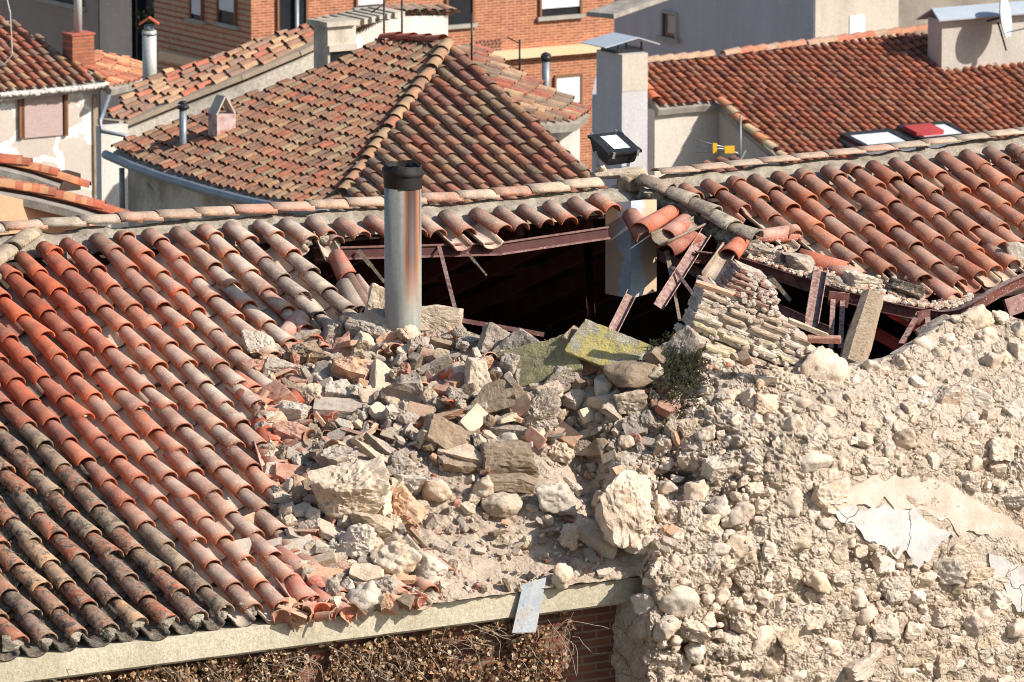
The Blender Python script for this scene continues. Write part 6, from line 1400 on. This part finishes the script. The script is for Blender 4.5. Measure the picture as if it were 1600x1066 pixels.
mb = MB(); cabp = [at(10, -5, 140), at(16, 20, 140), at(18, 60, 140), at(19, 85, 140), at(10, 98, 140), at(-10, 108, 140)]; mb.tube(cabp, 0.012, 5); mb.build('hanging_cable', m_fl2, label='pale looped cable hanging at the upper left edge', cat='cable')
# orange house, lower left
C = at(150, 330, 92); oh = thing('orange_house', 'orange stuccoed house with ragged tiled verges at the lower left behind the ridge', 'house', C - Z * 6)
m_or = m_orange
P0_, P1_ = at(-60, 290, 90), at(170, 343, 92); n_ = np.cross(P1_ - P0_, Z); n_ /= np.linalg.norm(n_)
mb = MB(); V = [P0_, P1_, P1_ - Z * 6, P0_ - Z * 6]; V = V + [v - n_ * 1.5 for v in V]; 
if n_[1] > 0: V = V[:4] + [v + n_ * 1.5 for v in V[:4]]
mb.add(V, [(0, 3, 2, 1), (4, 5, 6, 7), (0, 1, 5, 4), (1, 2, 6, 5), (2, 3, 7, 6), (3, 0, 4, 7)]); mb.build('orange_wall', m_or, oh)
def verge(parent, pts, d0, pal, w=0.5, n=24, nm='verge_tiles'):
    mb = MB(); 
    P = [at(x, y, d0) for x, y in pts]
    for k in range(n):
        t = k / (n - 1) * (len(P) - 1); i = min(int(t), len(P) - 2); p = P[i] + (P[i + 1] - P[i]) * (t - i)
        dd2 = P[i + 1] - P[i]; dd2 /= np.linalg.norm(dd2); put(mb, LQ, p - W * w, np.cross(dd2, Z) * 1.3, dd2, Z, rg.choice(pal), (0.1, .2, 0), 0.03); put(mb, LQ, p - W * (w * .4), np.cross(dd2, Z) * 1.3, dd2, Z, rg.choice(pal), (0.1, .2, 0), 0.03)
    mb.build(nm, T_FAR, parent)
    mb = MB()
    for a_, b_ in zip(P[:-1], P[1:]): mb.bar(a_ - Z * .09 - W * w * .5, b_ - Z * .09 - W * w * .5, w * 1.6, 0.10, Z)
    mb.build('verge_board', m_eave, parent)
verge(oh, [(-40, 286), (60, 303), (130, 320), (188, 338)], 91, [srgb(206, 110, 70), srgb(214, 150, 100), srgb(190, 90, 56)])
verge(oh, [(-40, 252), (20, 258), (60, 268), (108, 284)], 100, [srgb(206, 100, 60), srgb(214, 140, 90), srgb(196, 84, 50)])
mb = MB(); mb.box(at(20, 290, 101), U * 1.0, W * .2, Z * .12); mb.build('gap_shade_box', m_dark, oh)  # dark box stands in for the shade between the verges
# orange tiled roof on the right
C = at(1022, 172, 152); rh = thing('orange_roof_house', 'long house with a bright orange tiled roof and two skylights at the upper right', 'house', C - Z * 6)
C2 = C + W * .2 + Z * .05
OR = [srgb(174, 92, 56), srgb(162, 82, 52), srgb(180, 100, 64), srgb(150, 78, 54), srgb(166, 106, 76)]
far_roof(rh, C2, DR, NR, [(982, 104), (1130, 90), (1260, 74), (1405, 56), (1470, 54), (1478, 68), (1530, 68), (1600, 56), (1660, 50), (1660, 300), (1230, 300), (1215, 245), (1165, 205), (1124, 163), (1080, 166), (1030, 171)], OR, sp=0.215, ex=0.27, prm=(0.16, 0.08), sc=0.82)
mb = MB(); rpt = [(982, 104), (1130, 90), (1260, 74), (1405, 56), (1455, 50)]
for a_, b_ in zip(rpt[:-1], rpt[1:]): caps(mb, hit(*a_, C2, NR), hit(*b_, C2, NR), [srgb(200, 120, 80), srgb(190, 150, 120), srgb(206, 100, 60)], r=0.14, prm=(.2, .3, 0))
mb.build('ridge_tiles', T_FAR, rh); mb = MB()
rk_ = [(1124, 163), (1165, 205), (1215, 247), (1235, 262)]
for a_, b_ in zip(rk_[:-1], rk_[1:]): caps(mb, hit(*a_, C2, NR), hit(*b_, C2, NR), [srgb(214, 130, 80), srgb(196, 170, 130)], r=0.13, prm=(.1, .2, 0), up=0.1)
mb.build('verge_tiles', T_FAR, rh); mb = MB()
rk_ = [(982, 104), (1006, 138), (1030, 171)]
for a_, b_ in zip(rk_[:-1], rk_[1:]): caps(mb, hit(*a_, C2, NR), hit(*b_, C2, NR), [srgb(206, 110, 66)], r=0.13, prm=(.1, .1, 0), up=0.08)
mb.build('verge_tiles', T_FAR, rh)
A1 = go(C, U, 1124); Bk = go(C, -W, 925); mb = MB(); V = [C, A1, A1 - W * 5, Bk]; V = V + [v - Z * 9 for v in V]
mb.add(V, [(0, 1, 2, 3), (4, 7, 6, 5), (0, 4, 5, 1), (1, 5, 6, 2), (2, 6, 7, 3), (3, 7, 4, 0)]); mb.build('shade_grey_side_wall', m_grey, rh)  # grey tone carries the shade of the left face
strip(rh, 1023, 230, 1124, 222, 260, C, W, m_cream, 'cream_wall', 0.04) if False else None
a_, b_ = C + W * .01, A1 + W * .01; mb = MB(); mb.box((a_ + b_) / 2 - Z * 4.03, (b_ - a_) / 2, W * .02, Z * 4); mb.build('cream_wall', stucco('sunny cream stucco', (0.56, 0.50, 0.42), v=0.06), rh)  # warm overlay, sun on this face put into the stucco colour
# gable wall stepping forward under the rake
gpts = [hit(x, y, C2, NR) - Z * .12 for x, y in [(1124, 163), (1165, 205), (1215, 247), (1235, 262)]]
V = gpts + [p - Z * 7 for p in gpts]; V = V + [v + U * .25 for v in V]; n = 4
mb = MB(); mb.add(V, [(i, i + n, i + n + 1, i + 1) for i in range(3)] + [(i + 8, i + 9, i + 13, i + 12) for i in range(3)] + [(i, i + 1, i + 9, i + 8) for i in range(3)] + [(3, 7, 15, 11), (0, 8, 12, 4)]); mb.build('gable_wall', m_conc, rh)
# wall chimney with sheet cap
C3 = at(972, 86, 151); wc = thing('wall_chimney', 'grey rendered chimney with a bent sheet metal hood left of the orange roof', 'chimney', C3 - Z * 6)
mass(C3, 1012, 932, 9).build('shaft', m_grey, wc)
a_, b_ = go(C3, U, 1012) + Z * 0, C3; mb = MB(); mb.box((a_ + b_) / 2 - Z * .4, (a_ - b_) / 2, W * .01, Z * .4); mb.build('lit_face', m_cream, wc)  # cream overlay tints the sunny side of the grey shaft
cc_ = (go(C3, U, 1012) + go(C3, -W, 932)) / 2
for (i, j) in ((-1, -1), (1, -1), (1, 1), (-1, 1)):
    pass
mb = MB(); mb.bar(cc_ - U * .75 + Z * .18 , cc_ + U * .1 + Z * .34, 1.0, 0.02, Z); mb.bar(cc_ + U * .1 + Z * .34, cc_ + U * .65 + Z * .16, 1.0, 0.02, Z); mb.build('sheet_hood', m_sheet, wc)
mb = MB()
for s1 in (-1, 1):
    for s2 in (-1, 1): mb.bar(cc_ + U * .3 * s1 + W * .3 * s2 - Z * .02, cc_ + U * .3 * s1 + W * .3 * s2 + Z * .22, .03, .03, U)
mb.box(cc_ + Z * .04, U * .35, W * .3, Z * .04); mb.build('hood_legs', m_black, wc)
# skylights
for i, (x0, y0, x1, y1, fm, gm, lab) in enumerate(((1328, 221, 1408, 240, m_black, m_glass, 'black framed skylight with bright glass, left of two on the orange roof'), (1416, 206, 1496, 230, stucco('red roller box', (.38, .05, .05)), m_gutm, 'skylight with red roller box, right of the two on the orange roof'))):
    c = hit((x0 + x1) / 2, (y0 + y1) / 2 + 6, C2, NR); sk_ = thing('skylight', lab, 'skylight', c, group='skylights on the orange roof')
    hu = (x1 - x0) / 2 / FPX * np.dot(c - CAM, FW) / .85; mb = MB(); nn2 = math.sin(R(10)) * W + math.cos(R(10)) * Z; d2 = W * math.cos(R(10)) - Z * math.sin(R(10)); cc2 = c + NR * .28
    for (du_, dd2, hx, hy) in ((0, -.45, hu, .07), (0, .45, hu, .07), (-hu + .06, 0, .06, .40), (hu - .06, 0, .06, .40)): mb.box(cc2 + U * du_ + d2 * dd2, U * hx, d2 * hy, nn2 * .05)
    mb.build('frame', m_black, sk_); mb = MB(); mb.box(cc2, U * (hu - .1), d2 * .39, nn2 * .02); mb.build('pane', gm if i == 0 else m_glass, sk_)
    mb = MB(); mb.box(cc2 - nn2 * .16, U * hu, d2 * .5, nn2 * .1); mb.build('upstand', m_gutm, sk_)
    if i == 1: mb = MB(); mb.box(cc2 - U * (hu - .35) + nn2 * .07, U * .36, d2 * .26, nn2 * .05); mb.build('roller_box', fm, sk_)
# attic box with sheet roof, satellite dish
C4 = at(1472, 31, 156); ax_ = thing('attic_box', 'rendered attic box with a pale sheet metal roof on the orange roof ridge', 'rooftop hut', C4 - Z * 2)
mass(C4, 1700, 1450, 1.6).build('walls', m_conc, ax_)
rr0 = at(1455, 16, 157); q0 = C4 + Z * .03 + W * .25 - U * .25; q1 = go(q0, U, 1700); r0 = hit(1456, 13, C4 - W * .35, W) ; r1 = r0 + (q1 - q0); s0 = r0 - W * .6 - Z * .3; s1 = s0 + (q1 - q0)
mb = MB(); sheet(mb, [q0, q1, r1, r0], np.cross(U, r0 - q0) / np.linalg.norm(np.cross(U, r0 - q0)), 0.03); sheet(mb, [r0, r1, s1, s0], Z, 0.03); mb.build('sheet_roof', m_sheet, ax_)
dq = at(1566, 27, 156.2); ds = thing('satellite_dish', 'white satellite dish turned right in front of the rooftop hut', 'satellite dish', dq - Z * .5)
mb = MB(); dn2 = np.array([0.93, -0.33, 0.15]); dn2 /= np.linalg.norm(dn2); a1 = np.cross(Z, dn2); a1 /= np.linalg.norm(a1); a2 = np.cross(dn2, a1); V = []; F = []
for side in (0, 0.02):
    for i in range(7):
        for k in range(28):
            r = i / 6 * .48; an_ = 2 * math.pi * k / 28; V.append(dq + a1 * r * math.cos(an_) * .85 + a2 * r * math.sin(an_) + dn2 * (0.09 * (i / 6) ** 2 - side))
F = [(i * 28 + k, i * 28 + (k + 1) % 28, (i + 1) * 28 + (k + 1) % 28, (i + 1) * 28 + k) for i in range(6) for k in range(28)]; F += [tuple(q + 196 for q in f[::-1]) for f in F]
mb.add(V, F, smooth=True); mb.build('dish', m_shut, ds)
mb = MB(); mb.bar(dq - a2 * .35 + dn2 * .05, dq + dn2 * .55 - a2 * .3, .03, .03, Z); mb.box(dq + dn2 * .57 - a2 * .27, RT * .05, UPV * .05, FW * .05); mb.build('feed_arm', m_gutm, ds)
mb = MB(); mb.bar(dq - dn2 * .02, dq - dn2 * .35 - Z * .05, .05, .05, Z); mb.bar(dq - dn2 * .1 - Z * .1, dq + Z * -.75 + RT * .1, .03, .03, U); mb.build('mount', m_black, ds)
# aerials and pipes
an_ = thing('television_aerial', 'yellow and silver television aerial on a mast before the cream wall', 'aerial', at(1157, 250, 100))
mb = MB(); mb.tube([at(1157, 262, 100), at(1157, 180, 100)], .018, 6); mb.build('mast', m_gutm, an_)
mb = MB()
for (a_, b_) in (((1088, 219), (1135, 231)), ((1088, 229), (1140, 234)), ((1087, 238), (1140, 237)), ((1135, 232), (1158, 242))): mb.tube([at(*a_, 100), at(*b_, 100)], .010, 5)
mb.build('elements', m_galv, an_)
mb = MB(); mb.box(at(1117, 232, 100), RT * .03, FW * .05, UPV * .075); mb.build('director', m_yel, an_); mb = MB(); mb.box(at(1140, 234, 99.9), RT * .07, FW * .06, UPV * .055); mb.build('reflector', m_yel, an_)
mb = MB(); mb.bar(at(1150, 262, 100), at(1165, 235, 100), .03, .03, Z); mb.bar(at(1135, 262, 100.2), at(1155, 240, 100), .03, .03, Z); mb.build('struts', m_gutm, an_)
sp_ = MB(); q = at(853, 140, 130); sp_.tube([q - Z * .5, at(853, 92, 130)], .075, 14); o = sp_.build('roof_vent', m_gutm, label='grey metal vent pipe with a black cap in front of the brick apartment block', cat='vent pipe')
mb = MB(); q = at(853, 90, 130); mb.tube([q - Z * .06, q + Z * .04], .10, 14); mb.tube([q + Z * .06, q + Z * .10], [.10, .02], 14); mb.build('vent_cap', m_black, o)
for (x, y0, y1, d, lab, arms) in ((600, 0, 64, 118, 'lattice aerial mast behind the top of the hipped roof', 1), (737, 20, 92, 116, 'thin black mast rising behind the peak of the hipped roof', 0), (812, 62, 118, 118, 'bare aerial mast with a bent arm before the brick wall', 1), (628, 0, 62, 119, 'thin straight mast before the white house', 0)):
    m2 = thing('aerial_mast', lab, 'aerial', at(x, y1, d)); mb = MB(); mb.tube([at(x, y1 + 6, d), at(x, y0, d)], .018, 5); mb.build('mast', m_black, m2)
    if arms: mb = MB(); mb.tube([at(x - 20, y0 - 4 if x > 700 else y0 + 20, d), at(x, y0 + 6, d)], .012, 5); mb.tube([at(x - 14, y0 + 32, d), at(x + 6, y0 + 30, d)], .01, 5); mb.build('arm', m_black, m2)
# small roof right of the cream wall, seen just above the near ridge
sr = thing('low_roof_house', 'small low red tiled roof below the aerial in front of the cream wall', 'house', at(1130, 270, 98) - Z * 2)
far_roof(sr, at(1130, 262, 99), DR, NR, [(1085, 266), (1110, 254), (1165, 250), (1185, 266), (1185, 300), (1085, 300)], [srgb(150, 70, 48), srgb(130, 62, 46), srgb(170, 96, 66)], prm=(.4, .1))
# ------------------------------------------------------------------ ground: a hill under the near building, the town below
gx_ = np.concatenate([np.linspace(-900, -60, 12), np.linspace(-50, 50, 41), np.linspace(60, 900, 12)]); gy_ = np.concatenate([np.linspace(-300, -40, 10), np.linspace(-30, 160, 60), np.linspace(180, 1500, 14)])
V = []
for x in gx_:
    for y in gy_: V.append((x, y, 22 - 19 * float(sstep(8, 55, y)) - 3 * float(sstep(55, 150, y)) - 8 * float(sstep(-10, -45, y))))
V = np.array(V); V[:, 2] += fbm(V * .08, 3, 2) * .4; ny = len(gy_)
mb = MB(); mb.add(V, [(i * ny + j, (i + 1) * ny + j, (i + 1) * ny + j + 1, i * ny + j + 1) for i in range(len(gx_) - 1) for j in range(ny - 1)])
mb.build('ground', M1('dusty ground', [(0.12, 0.10, 0.08), (0.20, 0.17, 0.13)], 0.5, bump=0.3), kind='structure', loc=(0, 0, 0))
